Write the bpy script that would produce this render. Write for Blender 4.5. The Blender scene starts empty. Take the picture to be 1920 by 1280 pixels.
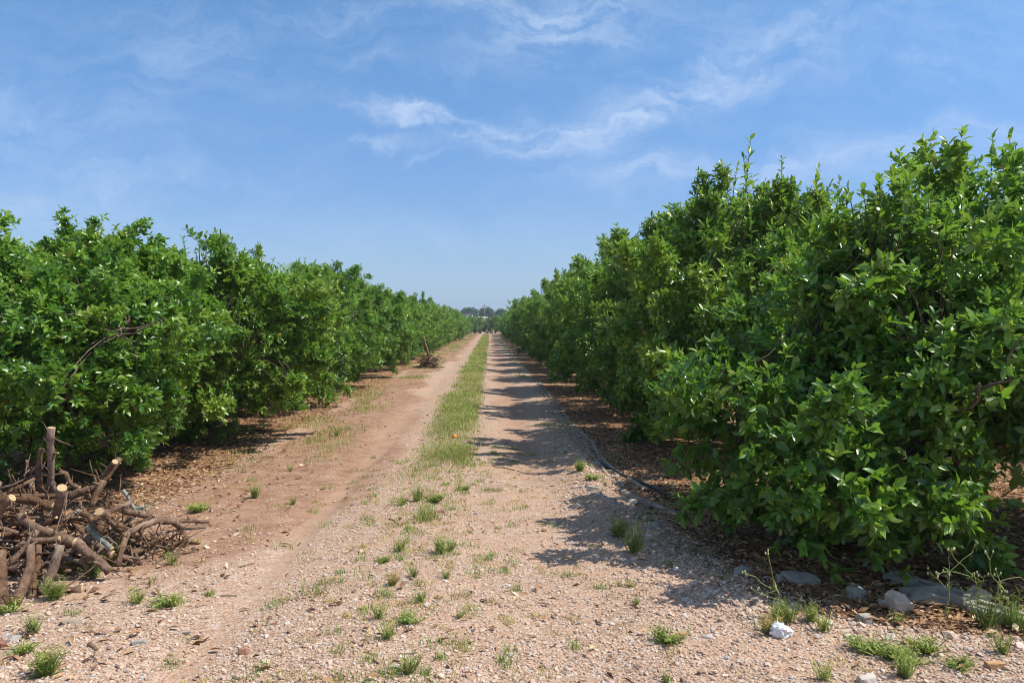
import bpy, math, random
import numpy as np
from mathutils import Vector, Matrix, Euler

S = bpy.context.scene
COL = S.collection
R = math.radians
random.seed(7)
RNG = np.random.default_rng(11)

# ------------------------------------------------------------------ camera
cam_d = bpy.data.cameras.new('camera')
cam = bpy.data.objects.new('camera', cam_d)
COL.objects.link(cam)
CAM_P = Vector((0, 0, 1.6))
cam.location = CAM_P
cam.rotation_euler = (R(90 - 1.30), 0, R(-1.57))
cam_d.sensor_width = 36
cam_d.lens = 28.1
cam_d.clip_end = 6000
S.camera = cam
FPX = 28.1 / 36 * 1920

# ------------------------------------------------------------------ world, sun, exposure
SUN_EL, SUN_BACK = R(55), R(6)
SUN = Vector((math.cos(SUN_EL) * math.cos(SUN_BACK), -math.cos(SUN_EL) * math.sin(SUN_BACK), math.sin(SUN_EL)))
world = bpy.data.worlds.new('World')
S.world = world
world.use_nodes = True


class NT:
    """small helper to write node trees"""
    def __init__(self, tree):
        self.t = tree
        tree.nodes.clear()

    def n(self, kind, inp=None, **props):
        nd = self.t.nodes.new(kind)
        for k, v in props.items():
            setattr(nd, k, v)
        if inp:
            for k, v in inp.items():
                self.set(nd, k, v)
        return nd

    def set(self, nd, k, v):
        s = nd.inputs[k]
        if isinstance(v, bpy.types.NodeSocket):
            self.t.links.new(v, s)
        elif isinstance(v, bpy.types.Node):
            self.t.links.new(v.outputs[0], s)
        else:
            s.default_value = v

    def m(self, op, a, b=0.0, c=None, clamp=False):
        nd = self.n('ShaderNodeMath', operation=op, use_clamp=clamp)
        self.set(nd, 0, a)
        self.set(nd, 1, b)
        if c is not None:
            self.set(nd, 2, c)
        return nd.outputs[0]

    def mix(self, fac, a, b, blend='MIX'):
        nd = self.n('ShaderNodeMix', data_type='RGBA', blend_type=blend)
        self.set(nd, 0, fac)
        self.set(nd, 6, a)
        self.set(nd, 7, b)
        return nd.outputs[2]

    def ramp(self, fac, stops, interp='LINEAR'):
        nd = self.n('ShaderNodeValToRGB')
        cr = nd.color_ramp
        cr.interpolation = interp
        while len(cr.elements) < len(stops):
            cr.elements.new(0.5)
        for e, (p, c) in zip(cr.elements, stops):
            e.position = p
            e.color = (c[0], c[1], c[2], 1) if not isinstance(c, (int, float)) else (c, c, c, 1)
        self.set(nd, 0, fac)
        return nd.outputs[0]

    def noise(self, vec, scale, detail=3, rough=.5, out=0):
        nd = self.n('ShaderNodeTexNoise', {'Vector': vec, 'Scale': scale, 'Detail': detail, 'Roughness': rough})
        return nd.outputs[out]

    def maprange(self, v, a, b, c=0.0, d=1.0, smooth=True):
        nd = self.n('ShaderNodeMapRange', interpolation_type='SMOOTHSTEP' if smooth else 'LINEAR')
        self.set(nd, 0, v)
        for i, x in enumerate((a, b, c, d)):
            nd.inputs[i + 1].default_value = x
        return nd.outputs[0]


def build_world():
    w = NT(world.node_tree)
    sky = w.n('ShaderNodeTexSky', sky_type='NISHITA', sun_disc=False, sun_elevation=SUN_EL,
              sun_rotation=math.atan2(SUN.x, SUN.y), altitude=0, air_density=1.0, dust_density=0.35, ozone_density=3.0)
    tc = w.n('ShaderNodeTexCoord')
    sep = w.n('ShaderNodeSeparateXYZ', {0: tc.outputs['Generated']})
    x, y, z = sep.outputs[0], sep.outputs[1], sep.outputs[2]
    yy = w.m('MAXIMUM', y, 0.12)
    u = w.m('DIVIDE', x, yy)
    v = w.m('DIVIDE', z, yy)
    p = w.n('ShaderNodeCombineXYZ', {0: u, 1: v}).outputs[0]
    # gentle warp so that the streaks curl
    wn = w.noise(p, 6.0, 7, .62, out=1)
    off = w.n('ShaderNodeVectorMath', {0: wn, 1: (.5, .5, .5)}, operation='SUBTRACT').outputs[0]
    off = w.n('ShaderNodeVectorMath', {0: off, 'Scale': .17}, operation='SCALE').outputs[0]
    pw = w.n('ShaderNodeVectorMath', {0: p, 1: off}, operation='ADD').outputs[0]
    # wisps as soft ellipses in the sky: centre, half length, half width, tilt, strength
    wisps = [(690, 212, 120, 28, -8, .48), (800, 222, 130, 22, -8, .68), (900, 246, 130, 26, -12, .85),
             (1010, 258, 130, 26, 6, .85), (1130, 225, 130, 36, 18, .6), (1290, 175, 190, 45, 25, .42),
             (1440, 120, 200, 50, 18, .34),
             (690, 288, 95, 15, 12, .55), (795, 305, 30, 9, 25, .4),
             (860, 20, 300, 45, 0, .62), (1020, 60, 190, 50, 20, .52), (690, 112, 80, 16, 0, .25),
             (380, 90, 130, 80, -10, .3),
             (1180, 335, 130, 24, -4, .42), (1400, 320, 330, 40, 6, .5), (1750, 285, 260, 40, 6, .5),
             (60, 235, 210, 70, 0, .4), (170, 370, 260, 40, 6, .4), (830, 440, 320, 30, 0, .22),
             (1800, 120, 260, 40, 12, .22), (1500, 40, 200, 30, 20, .22), (1250, 60, 260, 90, 10, .22), (1700, 60, 300, 120, 8, .2)]
    total = None
    for (px, py, hl, hw, tilt, st) in wisps:
        mp = w.n('ShaderNodeMapping', {0: pw}, vector_type='TEXTURE')
        mp.inputs['Location'].default_value = ((px - 919) / FPX, (606 - py) / FPX, 0)
        mp.inputs['Rotation'].default_value = (0, 0, R(tilt))
        mp.inputs['Scale'].default_value = (hl / FPX, hw / FPX, 1)
        d2 = w.n('ShaderNodeVectorMath', {0: mp.outputs[0], 1: mp.outputs[0]}, operation='DOT_PRODUCT').outputs['Value']
        e = w.m('POWER', 2.718, w.m('MULTIPLY', d2, -1.0))
        total = w.m('MULTIPLY_ADD', e, st, total if total is not None else 0.0)
    front = w.maprange(y, .1, .35)
    total = w.m('MULTIPLY', total, front)
    thin = w.maprange(w.noise(p, 1.6, 2, .5), .3, .75, .0, .16)       # broad thin veil
    total = w.m('ADD', total, thin)
    rest = w.m('MULTIPLY', w.m('SUBTRACT', 1.0, front), .95)          # unseen cirrus outside the view, thickened to add white fill light
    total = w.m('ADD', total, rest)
    mp = w.n('ShaderNodeMapping', {0: pw})
    mp.inputs['Rotation'].default_value = (0, 0, R(-14))
    mp.inputs['Scale'].default_value = (3.0, 15, 1)
    fb = w.noise(mp.outputs[0], 1.8, 10, .68)
    fb2 = w.noise(pw, 11.0, 8, .65)
    tex = w.m('ADD', w.m('MULTIPLY', fb, .65), w.m('MULTIPLY', fb2, .35))
    tex = w.maprange(tex, .38, .64, .10, 1.2)
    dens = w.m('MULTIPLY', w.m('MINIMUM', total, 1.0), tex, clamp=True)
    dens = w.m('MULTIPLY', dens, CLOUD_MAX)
    hsv = w.n('ShaderNodeHueSaturation', {'Hue': SKY_HUE, 'Saturation': SKY_SAT, 'Value': SKY_VAL, 'Color': sky.outputs[0]})
    # low sky: deeper blue, then a thin dusty veil at the horizon
    low = w.mix(w.maprange(z, .10, .38, 1, 0), hsv.outputs[0], w.mix(1.0, hsv.outputs[0], LOW_TINT, 'MULTIPLY'))
    veil = w.m('POWER', w.m('SUBTRACT', 1.0, w.m('MAXIMUM', z, 0.0)), 8.0)
    skyc = w.mix(w.m('MULTIPLY', veil, VEIL), low, VEIL_COL)
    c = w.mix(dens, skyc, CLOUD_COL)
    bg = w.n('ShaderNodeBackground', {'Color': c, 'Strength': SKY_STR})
    out = w.n('ShaderNodeOutputWorld', {0: bg.outputs[0]})


SKY_STR, SKY_SAT, SKY_VAL, SKY_HUE = 0.124, 1.22, 1.0, .5
VEIL, VEIL_COL, LOW_TINT = .9, (2.15, 3.1, 4.5, 1), (.66, .71, .88, 1)
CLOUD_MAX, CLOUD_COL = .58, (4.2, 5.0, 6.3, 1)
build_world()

sun_d = bpy.data.lights.new('sun', 'SUN')
sun_d.energy = 4.6
sun_d.angle = R(.53)
sun_d.color = (1.0, .955, .88)
sun = bpy.data.objects.new('sun', sun_d)
sun.location = (30, -6, 40)
sun.rotation_euler = SUN.to_track_quat('Z', 'Y').to_euler()
COL.objects.link(sun)

S.view_settings.view_transform = 'Standard'
S.view_settings.look = 'None'
S.view_settings.exposure = 0.4
S.view_settings.gamma = 1
S.cycles.filter_width = 1.0
S.cycles.max_bounces = 6
S.cycles.diffuse_bounces = 3
S.cycles.glossy_bounces = 2
S.cycles.transmission_bounces = 3
S.cycles.transparent_max_bounces = 4


# ------------------------------------------------------------------ scene helpers
CAM_M = Euler(cam.rotation_euler).to_matrix()


def ray(px, py):
    return CAM_M @ Vector(((px - 960) / FPX, (640 - py) / FPX, -1))


def at(px, py, z=0.0):
    """world point at height z seen at a photo position (used to measure positions off the photo)"""
    d = ray(px, py)
    k = (z - CAM_P.z) / d.z
    return CAM_P + d * k


def at_y(px, py, y):
    d = ray(px, py)
    return CAM_P + d * (y / d.y)


def tag(o, label=None, cat=None, group=None, kind=None):
    if label:
        o['label'] = label
    if cat:
        o['category'] = cat
    if group:
        o['group'] = group
    if kind:
        o['kind'] = kind
    return o


def link(name, data, parent=None, loc=(0, 0, 0), rot=(0, 0, 0), scale=(1, 1, 1)):
    o = bpy.data.objects.new(name, data)
    COL.objects.link(o)
    o.location = loc
    o.rotation_euler = rot
    o.scale = scale
    if parent is not None:
        o.parent = parent
    return o


def mesh_tris(name, V, T, mats, tint=None, mat_idx=None, smooth=True):
    """mesh from numpy arrays of vertices and triangles"""
    me = bpy.data.meshes.new(name)
    V = np.asarray(V, np.float32)
    T = np.asarray(T, np.int32)
    me.vertices.add(len(V))
    me.vertices.foreach_set('co', V.ravel())
    me.loops.add(len(T) * 3)
    me.loops.foreach_set('vertex_index', T.ravel())
    me.polygons.add(len(T))
    me.polygons.foreach_set('loop_start', np.arange(0, len(T) * 3, 3, dtype=np.int32))
    me.polygons.foreach_set('loop_total', np.full(len(T), 3, np.int32))
    me.polygons.foreach_set('use_smooth', np.full(len(T), smooth, bool))
    if mat_idx is not None:
        me.polygons.foreach_set('material_index', np.asarray(mat_idx, np.int32))
    for m in (mats if isinstance(mats, (list, tuple)) else [mats]):
        me.materials.append(m)
    if tint is not None:
        a = me.attributes.new('tint', 'FLOAT', 'POINT')
        a.data.foreach_set('value', np.asarray(tint, np.float32))
    me.update(calc_edges=True)
    me.validate()
    return me


def unit(a):
    return a / np.maximum(np.linalg.norm(a, axis=-1, keepdims=True), 1e-9)


def wave_noise(P, seed, freq, octaves=2):
    """cheap smooth noise, about -1 .. 1"""
    g = np.random.default_rng(seed)
    out = np.zeros(len(P))
    amp, tot = 1.0, 0.0
    for o in range(octaves):
        K = g.normal(size=(7, P.shape[1])) * freq * (2 ** o)
        ph = g.uniform(0, 6.283, 7)
        out += amp * np.sin(P @ K.T + ph).sum(1) / 7 * 1.9
        tot += amp
        amp *= .5
    return out / tot


def smoothstep(a, b, x):
    t = np.clip((x - a) / (b - a), 0, 1)
    return t * t * (3 - 2 * t)


# ------------------------------------------------------------------ lie of the land
TRACK_C = -1.40          # left wheel track; the right one runs near x = 0.45


def height(x, y):
    x = np.asarray(x, float)
    y = np.asarray(y, float)
    P = np.stack([x, y], -1).reshape(-1, 2)
    n1 = wave_noise(P, 5, .45, 2).reshape(x.shape)
    n2 = wave_noise(P, 6, 3.5, 3).reshape(x.shape)
    near = 1 - smoothstep(25, 60, np.abs(y))
    h = .022 * n1 + .012 * n2 * near
    h = h - .03 * np.exp(-((x - TRACK_C) / .22) ** 2) - .025 * np.exp(-((x - .45) / .3) ** 2)
    h = h + .025 * np.exp(-((x + .55) / .35) ** 2)
    h = h + .06 * np.exp(-((x - 1.0) / .22) ** 2) * smoothstep(5.6, 7, y) * (1 - smoothstep(11, 14, y))
    return h * (1 - smoothstep(80, 160, np.abs(y))) * (1 - smoothstep(14, 30, np.abs(x)))


def gz(x, y):
    return float(height(np.array([x]), np.array([y]))[0])


def verge_x(y):
    """x where gravel gives way to leaf litter on the right"""
    return np.interp(y, [2.5, 3.8, 4.04, 4.26, 4.76, 6.1, 7.0, 9, 30, 200], [5, 3.0, 2.35, 1.75, 1.55, 1.38, 1.28, 1.22, 1.2, 1.2])


def left_x(y):
    """x where the track verge gives way to leaf litter on the left"""
    return np.interp(y, [0, 4, 6, 8, 11, 20, 200], [-5.2, -4.4, -2.95, -2.75, -2.85, -2.75, -2.7])


# ------------------------------------------------------------------ materials
def material(name):
    m = bpy.data.materials.new(name)
    m.use_nodes = True
    return m, NT(m.node_tree)


def leaf_material(name, stops, rough=.33, translucent=.42, trans_col=(.24, .44, .03, 1), spec=.65, back=(.13, .19, .06, 1)):
    m, t = material(name)
    tint = t.n('ShaderNodeAttribute', attribute_name='tint').outputs['Fac']
    col = t.ramp(tint, stops)
    geo = t.n('ShaderNodeNewGeometry')
    obj = t.n('ShaderNodeObjectInfo').outputs['Random']
    nz = t.noise(geo.outputs['Position'], 14, 2)
    col = t.mix(t.maprange(nz, .35, .7, 0, .35), col, t.mix(.5, col, (.05, .09, .01, 1)))
    hs = t.n('ShaderNodeHueSaturation', {'Hue': t.maprange(obj, 0, 1, .488, .508, smooth=False),
                                         'Value': t.maprange(t.noise(geo.outputs['Position'], .9, 2), .3, .7, .82, 1.2), 'Color': col})
    col = hs.outputs[0]
    colb = t.mix(.45, col, back)
    c = t.mix(geo.outputs['Backfacing'], col, colb)
    b = t.n('ShaderNodeBsdfPrincipled', {'Base Color': c, 'Roughness': t.m('MULTIPLY_ADD', geo.outputs['Backfacing'], .25, rough),
                                         'Specular IOR Level': spec})
    tr = t.n('ShaderNodeBsdfTranslucent', {'Color': t.mix(.55, col, trans_col)})
    mx = t.n('ShaderNodeMixShader', {0: translucent, 1: b.outputs[0], 2: tr.outputs[0]})
    t.n('ShaderNodeOutputMaterial', {0: mx.outputs[0]})
    return m


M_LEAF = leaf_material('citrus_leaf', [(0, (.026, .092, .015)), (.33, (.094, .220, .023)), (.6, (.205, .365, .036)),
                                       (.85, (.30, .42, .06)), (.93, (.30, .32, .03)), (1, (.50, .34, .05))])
M_WEED = leaf_material('weed_leaf', [(0, (.11, .17, .04)), (.5, (.28, .36, .09)), (.8, (.44, .38, .12)), (1, (.56, .38, .17))],
                       rough=.55, translucent=.3, spec=.25)
M_FAR = leaf_material('far_foliage', [(0, (.04, .09, .04)), (.6, (.08, .15, .06)), (1, (.14, .21, .08))], rough=.6, translucent=.15, spec=.2)


def bark_material(name, a, b, c, scale=22, bump=.5):
    m, t = material(name)
    geo = t.n('ShaderNodeTexCoord').outputs['Object']
    rnd = t.n('ShaderNodeObjectInfo').outputs['Random']
    n1 = t.noise(geo, scale, 6, .65)
    n2 = t.noise(geo, scale * .22, 3, .6)
    col = t.ramp(n1, [(.28, a), (.55, b), (.75, c)])
    col = t.mix(t.maprange(n2, .5, .68, 0, .6), col, (c[0] * 1.15, c[1] * 1.15, c[2] * 1.1, 1))
    hs = t.n('ShaderNodeHueSaturation', {'Value': t.maprange(rnd, 0, 1, .75, 1.25, smooth=False), 'Saturation': t.maprange(rnd, 0, 1, 1.2, .8, smooth=False), 'Color': col})
    st = t.noise(t.n('ShaderNodeMapping', {0: geo, 'Scale': (1, 1, .35)}).outputs[0], scale * 3.2, 6, .7)
    bp = t.n('ShaderNodeBump', {'Height': st, 'Strength': bump, 'Distance': .012})
    p = t.n('ShaderNodeBsdfPrincipled', {'Base Color': hs.outputs[0], 'Roughness': .88, 'Specular IOR Level': .2, 'Normal': bp.outputs[0]})
    t.n('ShaderNodeOutputMaterial', {0: p.outputs[0]})
    return m


M_TRUNK = bark_material('citrus_bark', (.055, .04, .03), (.12, .09, .065), (.22, .17, .13), 18)
M_BARK = bark_material('cut_branch_bark', (.085, .048, .030), (.20, .122, .078), (.33, .235, .165), 30, 1.0)
M_BARK_GREY = bark_material('lichen_bark', (.16, .16, .13), (.30, .32, .27), (.45, .46, .42), 30, .6)
M_TRUNKLOG = bark_material('weathered_log_bark', (.16, .115, .08), (.29, .22, .16), (.40, .32, .25), 20, .8)
M_TWIG = bark_material('twig_bark', (.10, .07, .045), (.19, .14, .09), (.30, .23, .16), 40, .3)


def cut_material():
    m, t = material('fresh_cut_wood')
    oc = t.n('ShaderNodeTexCoord').outputs['Object']
    n = t.noise(oc, 60, 4, .6)
    ln = t.n('ShaderNodeVectorMath', {0: oc}, operation='LENGTH').outputs['Value']
    ring = t.m('SINE', t.m('MULTIPLY', ln, 900.0))
    col = t.ramp(n, [(.3, (.38, .26, .13)), (.7, (.56, .42, .24))])
    col = t.mix(t.m('MULTIPLY_ADD', ring, .12, .12), col, (.45, .29, .13, 1))
    p = t.n('ShaderNodeBsdfPrincipled', {'Base Color': col, 'Roughness': .85, 'Specular IOR Level': .2})
    t.n('ShaderNodeOutputMaterial', {0: p.outputs[0]})
    return m


M_CUT = cut_material()


def ground_material():
    m, t = material('orchard_ground')
    pos = t.n('ShaderNodeNewGeometry').outputs['Position']
    A = lambda n: t.n('ShaderNodeAttribute', attribute_name=n).outputs['Fac']
    soil, mulch, smooth, green = A('soil'), A('mulch'), A('packed'), A('green')
    # gravel: stones of two sizes with dirt between
    v1 = t.n('ShaderNodeTexVoronoi', {'Vector': pos, 'Scale': 48.0}, feature='F1')
    v2 = t.n('ShaderNodeTexVoronoi', {'Vector': pos, 'Scale': 105.0}, feature='F1')
    edge = t.n('ShaderNodeTexVoronoi', {'Vector': pos, 'Scale': 48.0}, feature='DISTANCE_TO_EDGE')
    r1 = t.n('ShaderNodeSeparateColor', {0: v1.outputs['Color']}).outputs[0]
    r2 = t.n('ShaderNodeSeparateColor', {0: v2.outputs['Color']}).outputs[1]
    stone_a = t.ramp(r1, [(0, (.26, .17, .115)), (.3, (.41, .275, .19)), (.55, (.50, .355, .26)), (.8, (.58, .45, .355)), (1, (.46, .40, .35))])
    stone_b = t.ramp(r2, [(0, (.28, .175, .11)), (.5, (.43, .285, .195)), (1, (.56, .415, .315))])
    big = t.noise(pos, 1.1, 4, .6)
    fine = t.noise(pos, 9.0, 5, .65)
    grav = t.mix(t.maprange(fine, .4, .6), stone_b, stone_a)
    dirt_between = t.maprange(edge.outputs[0], .0, .12, .5, 0)
    grav = t.mix(dirt_between, grav, (.30, .19, .125, 1))
    grav = t.mix(t.maprange(big, .42, .66, 0, .45), grav, (.50, .325, .22, 1))
    # soil
    sn = t.noise(pos, 5.0, 7, .7)
    soilc = t.ramp(sn, [(.25, (.19, .10, .062)), (.5, (.32, .19, .122)), (.75, (.45, .30, .21))])
    soilc = t.mix(t.maprange(r1, .84, .95, 0, .45), soilc, (.46, .34, .26, 1))
    packed = t.ramp(t.noise(pos, 3.0, 6, .6), [(.3, (.29, .18, .115)), (.7, (.41, .275, .19))])
    # leaf litter
    vl = t.n('ShaderNodeTexVoronoi', {'Vector': t.n('ShaderNodeMapping', {0: pos, 'Scale': (1, .55, 1)}).outputs[0], 'Scale': 34.0, 'Randomness': 1.0}, feature='F1')
    rl = t.n('ShaderNodeSeparateColor', {0: vl.outputs['Color']}).outputs[0]
    lit = t.ramp(rl, [(0, (.10, .055, .03)), (.35, (.22, .125, .065)), (.7, (.36, .22, .12)), (1, (.55, .38, .22))])
    lit = t.mix(t.maprange(t.noise(pos, 2.2, 5, .6), .38, .6, 0, .5), lit, (.20, .095, .055, 1))
    far = t.maprange(t.n('ShaderNodeVectorMath', {0: pos}, operation='LENGTH').outputs['Value'], 150, 260)
    wob = t.m('MULTIPLY', t.m('SUBTRACT', t.noise(pos, 6.0, 5, .7), .5), .9)
    sm = t.m('ADD', soil, t.m('MULTIPLY', wob, 1.0))
    c = t.mix(t.maprange(sm, .3, .75), grav, soilc)
    c = t.mix(t.maprange(t.m('ADD', smooth, wob), .35, .75, 0, .85), c, packed)
    c = t.mix(t.maprange(t.m('ADD', green, wob), .3, .9, 0, .55), c, (.24, .21, .09, 1))
    c = t.mix(t.maprange(t.m('ADD', mulch, wob), .35, .65), c, lit)
    c = t.mix(far, c, (.20, .22, .10, 1))
    h = t.m('ADD', t.m('MULTIPLY', t.m('SUBTRACT', 1.0, v1.outputs['Distance']), .55), t.m('MULTIPLY', t.m('SUBTRACT', 1.0, v2.outputs['Distance']), .3))
    h = t.m('ADD', h, t.m('MULTIPLY', fine, .8))
    hs = t.m('MULTIPLY', h, t.m('SUBTRACT', 1.0, t.m('MULTIPLY', t.maprange(smooth, .3, .8), .75)))
    bp = t.n('ShaderNodeBump', {'Height': hs, 'Strength': .85, 'Distance': .016})
    c = t.n('ShaderNodeHueSaturation', {'Value': .96, 'Saturation': 1.03, 'Color': c}).outputs[0]
    p = t.n('ShaderNodeBsdfPrincipled', {'Base Color': c, 'Roughness': .95, 'Specular IOR Level': .1, 'Normal': bp.outputs[0]})
    t.n('ShaderNodeOutputMaterial', {0: p.outputs[0]})
    return m


M_GROUND = ground_material()


def tint_material(name, stops, rough=.9, noise_scale=40, spec=.15, bump=.3):
    m, t = material(name)
    tint = t.n('ShaderNodeAttribute', attribute_name='tint').outputs['Fac']
    pos = t.n('ShaderNodeNewGeometry').outputs['Position']
    col = t.ramp(tint, stops)
    n = t.noise(pos, noise_scale, 4, .6)
    hs = t.n('ShaderNodeHueSaturation', {'Value': t.maprange(n, .3, .7, .78, 1.2), 'Color': col})
    bp = t.n('ShaderNodeBump', {'Height': n, 'Strength': bump, 'Distance': .004})
    p = t.n('ShaderNodeBsdfPrincipled', {'Base Color': hs.outputs[0], 'Roughness': rough, 'Specular IOR Level': spec, 'Normal': bp.outputs[0]})
    t.n('ShaderNodeOutputMaterial', {0: p.outputs[0]})
    return m


M_PEBBLE = tint_material('gravel_stone', [(0, (.24, .165, .125)), (.25, (.40, .27, .19)), (.5, (.50, .36, .265)), (.75, (.58, .455, .36)), (.92, (.40, .36, .33)), (1, (.58, .49, .40))], noise_scale=120)
M_LITTER = tint_material('dry_leaf', [(0, (.09, .045, .028)), (.3, (.22, .115, .06)), (.6, (.36, .21, .11)), (.85, (.52, .35, .19)), (1, (.66, .50, .32))], rough=.75, spec=.25, noise_scale=60)


def rock_material(name, a, b, c=None, scale=14, bump=.6, rough=.92):
    m, t = material(name)
    oc = t.n('ShaderNodeTexCoord').outputs['Object']
    rnd = t.n('ShaderNodeObjectInfo').outputs['Random']
    ov = t.n('ShaderNodeVectorMath', {0: oc, 1: t.n('ShaderNodeCombineXYZ', {0: t.m('MULTIPLY', rnd, 40.0)}).outputs[0]}, operation='ADD').outputs[0]
    n = t.noise(ov, scale, 8, .68)
    n2 = t.noise(ov, scale * 7, 4, .6)
    col = t.ramp(n, [(.3, a), (.68, b)])
    col = t.mix(t.maprange(n2, .55, .75, 0, .6), col, (*(c or tuple(v * .55 for v in a)), 1))
    bp = t.n('ShaderNodeBump', {'Height': t.m('ADD', n, t.m('MULTIPLY', n2, .35)), 'Strength': bump, 'Distance': .012})
    p = t.n('ShaderNodeBsdfPrincipled', {'Base Color': col, 'Roughness': rough, 'Specular IOR Level': .2, 'Normal': bp.outputs[0]})
    t.n('ShaderNodeOutputMaterial', {0: p.outputs[0]})
    return m


M_CONC = rock_material('weathered_concrete', (.24, .22, .19), (.40, .37, .32))
M_CONC_BEIGE = rock_material('beige_stone', (.42, .34, .27), (.58, .48, .39))
M_PALE = rock_material('pale_stone', (.40, .35, .30), (.56, .50, .43))
M_RUST = rock_material('red_brown_stone', (.22, .10, .07), (.36, .19, .13))
M_OCHRE = rock_material('ochre_stone', (.38, .21, .10), (.52, .32, .17))
M_TERRA = rock_material('terracotta', (.55, .17, .06), (.68, .26, .10))
M_WOODOLD = rock_material('weathered_wood', (.20, .155, .11), (.38, .30, .22), scale=9)


def plain(name, col, rough=.6, spec=.4, scale=20, var=.2, metallic=0):
    m, t = material(name)
    oc = t.n('ShaderNodeTexCoord').outputs['Object']
    n = t.noise(oc, scale, 5, .6)
    hs = t.n('ShaderNodeHueSaturation', {'Value': t.maprange(n, .3, .7, 1 - var, 1 + var), 'Color': (*col, 1)})
    p = t.n('ShaderNodeBsdfPrincipled', {'Base Color': hs.outputs[0], 'Roughness': rough, 'Specular IOR Level': spec, 'Metallic': metallic})
    t.n('ShaderNodeOutputMaterial', {0: p.outputs[0]})
    return m


M_HOSE = plain('black_polythene', (.025, .025, .028), .45)
M_PLASTIC = plain('white_plastic_film', (.70, .72, .73), .35, .5, scale=60, var=.14)
M_WALL = plain('grey_render', (.42, .43, .44), .9, .1, .6, .12)
M_ROOF = plain('dark_roof', (.10, .09, .10), .8, .2, .8)
M_WHITE = plain('white_sheet_roof', (.60, .61, .56), .6, .3, .8, .06)
M_POLE = plain('grey_pole', (.16, .15, .15), .8, .2)
M_ORANGE = plain('orange_peel', (.78, .25, .02), .5, .4)


# ------------------------------------------------------------------ ground and track
def axis(segs):
    out = []
    for a, b, st in segs:
        n = max(1, int(round((b - a) / st)))
        out += [a + (b - a) * i / n for i in range(n)]
    out.append(segs[-1][1])
    return np.array(out)


def build_ground():
    xs = axis([(-2500, -400, 500), (-400, -60, 60), (-60, -12, 3), (-12, -5, .4), (-5, 5, .07), (5, 12, .4), (12, 60, 3), (60, 400, 60), (400, 2500, 500)])
    ys = axis([(-800, -60, 120), (-60, -4, 4), (-4, 2.5, .4), (2.5, 12, .07), (12, 20, .15), (20, 40, .35), (40, 140, 1.2), (140, 400, 30), (400, 3500, 400)])
    X, Y = np.meshgrid(xs, ys)
    Z = height(X, Y)
    nx, ny = len(xs), len(ys)
    V = np.stack([X, Y, Z], -1).reshape(-1, 3)
    idx = np.arange(nx * ny).reshape(ny, nx)
    a, b, c, d = idx[:-1, :-1], idx[:-1, 1:], idx[1:, 1:], idx[1:, :-1]
    T = np.concatenate([np.stack([a, b, c], -1).reshape(-1, 3), np.stack([a, c, d], -1).reshape(-1, 3)])
    x, y = V[:, 0], V[:, 1]
    P = V[:, :2]
    n = wave_noise(P, 21, 1.1, 3)
    n2 = wave_noise(P, 22, .35, 2)
    mulch = np.maximum(smoothstep(-.15, .25, x - verge_x(y) + .12 * n), smoothstep(-.15, .35, left_x(y) - x + .2 * n))
    soil = .85 * np.exp(-((x + 1.9) / .75) ** 2) * smoothstep(4.5, 7.5, y) * (1 - .35 * smoothstep(14, 22, y)) + .5 * smoothstep(6, 8, y) * (1 - smoothstep(11, 15, y)) * np.exp(-((x + 1.35) / .5) ** 2)
    soil += .6 * np.exp(-((x - .35) / .5) ** 2) * smoothstep(7, 12, y) + 1.25 * np.exp(-((x + 2.3) / .65) ** 2) * smoothstep(3.9, 5.0, y)
    soil = soil * (.75 + .5 * n) + .12 * n2
    # the pale stony stretch of the left wheel track further on
    soil -= .5 * np.exp(-((x + 1.6) / .6) ** 2) * smoothstep(15, 19, y) * (1 - smoothstep(30, 36, y))
    packed = .9 * np.exp(-((x - TRACK_C) / .12) ** 2) * (1 - smoothstep(11, 14, y)) * (.8 + .35 * n)
    packed += .75 * np.exp(-((x - .4) / .4) ** 2) * smoothstep(6, 9, y)
    packed += .6 * np.exp(-((x + 1.5) / .5) ** 2) * smoothstep(9, 12, y) * (1 - smoothstep(15, 18, y))
    green = .8 * smoothstep(-1.1, -.85, x) * (1 - smoothstep(-.25, -.08, x)) * smoothstep(7, 13, y)
    green += .4 * np.exp(-((x + 2.5) / .5) ** 2) * smoothstep(9, 13, y)

    def make(name, tris, dz):
        used, inv = np.unique(tris, return_inverse=True)
        me = mesh_tris(name, V[used] + np.array([0, 0, dz]), inv.reshape(-1, 3), M_GROUND)
        for nm, arr in (('mulch', mulch), ('soil', soil), ('packed', packed), ('green', green)):
            at_ = me.attributes.new(nm, 'FLOAT', 'POINT')
            at_.data.foreach_set('value', arr[used].astype(np.float32))
        return me
    tag(link('ground', make('ground', T, 0)), 'orchard floor of red soil and brown leaf litter under the trees', 'ground', kind='structure')
    cx, cy = V[T].mean(1)[:, 0], V[T].mean(1)[:, 1]
    nn = wave_noise(np.stack([cx, cy], -1), 30, 2.0, 2)
    inside = (cx > left_x(cy) + .25 + .08 * nn) & (cx < verge_x(cy) - .1 + .06 * nn) & (cy > -4) & (cy < 119)
    tag(link('dirt_track', make('dirt_track', T[inside], .004)), 'pale gravel and red dirt farm track running straight between the tree rows', 'track', kind='structure')


build_ground()


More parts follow.
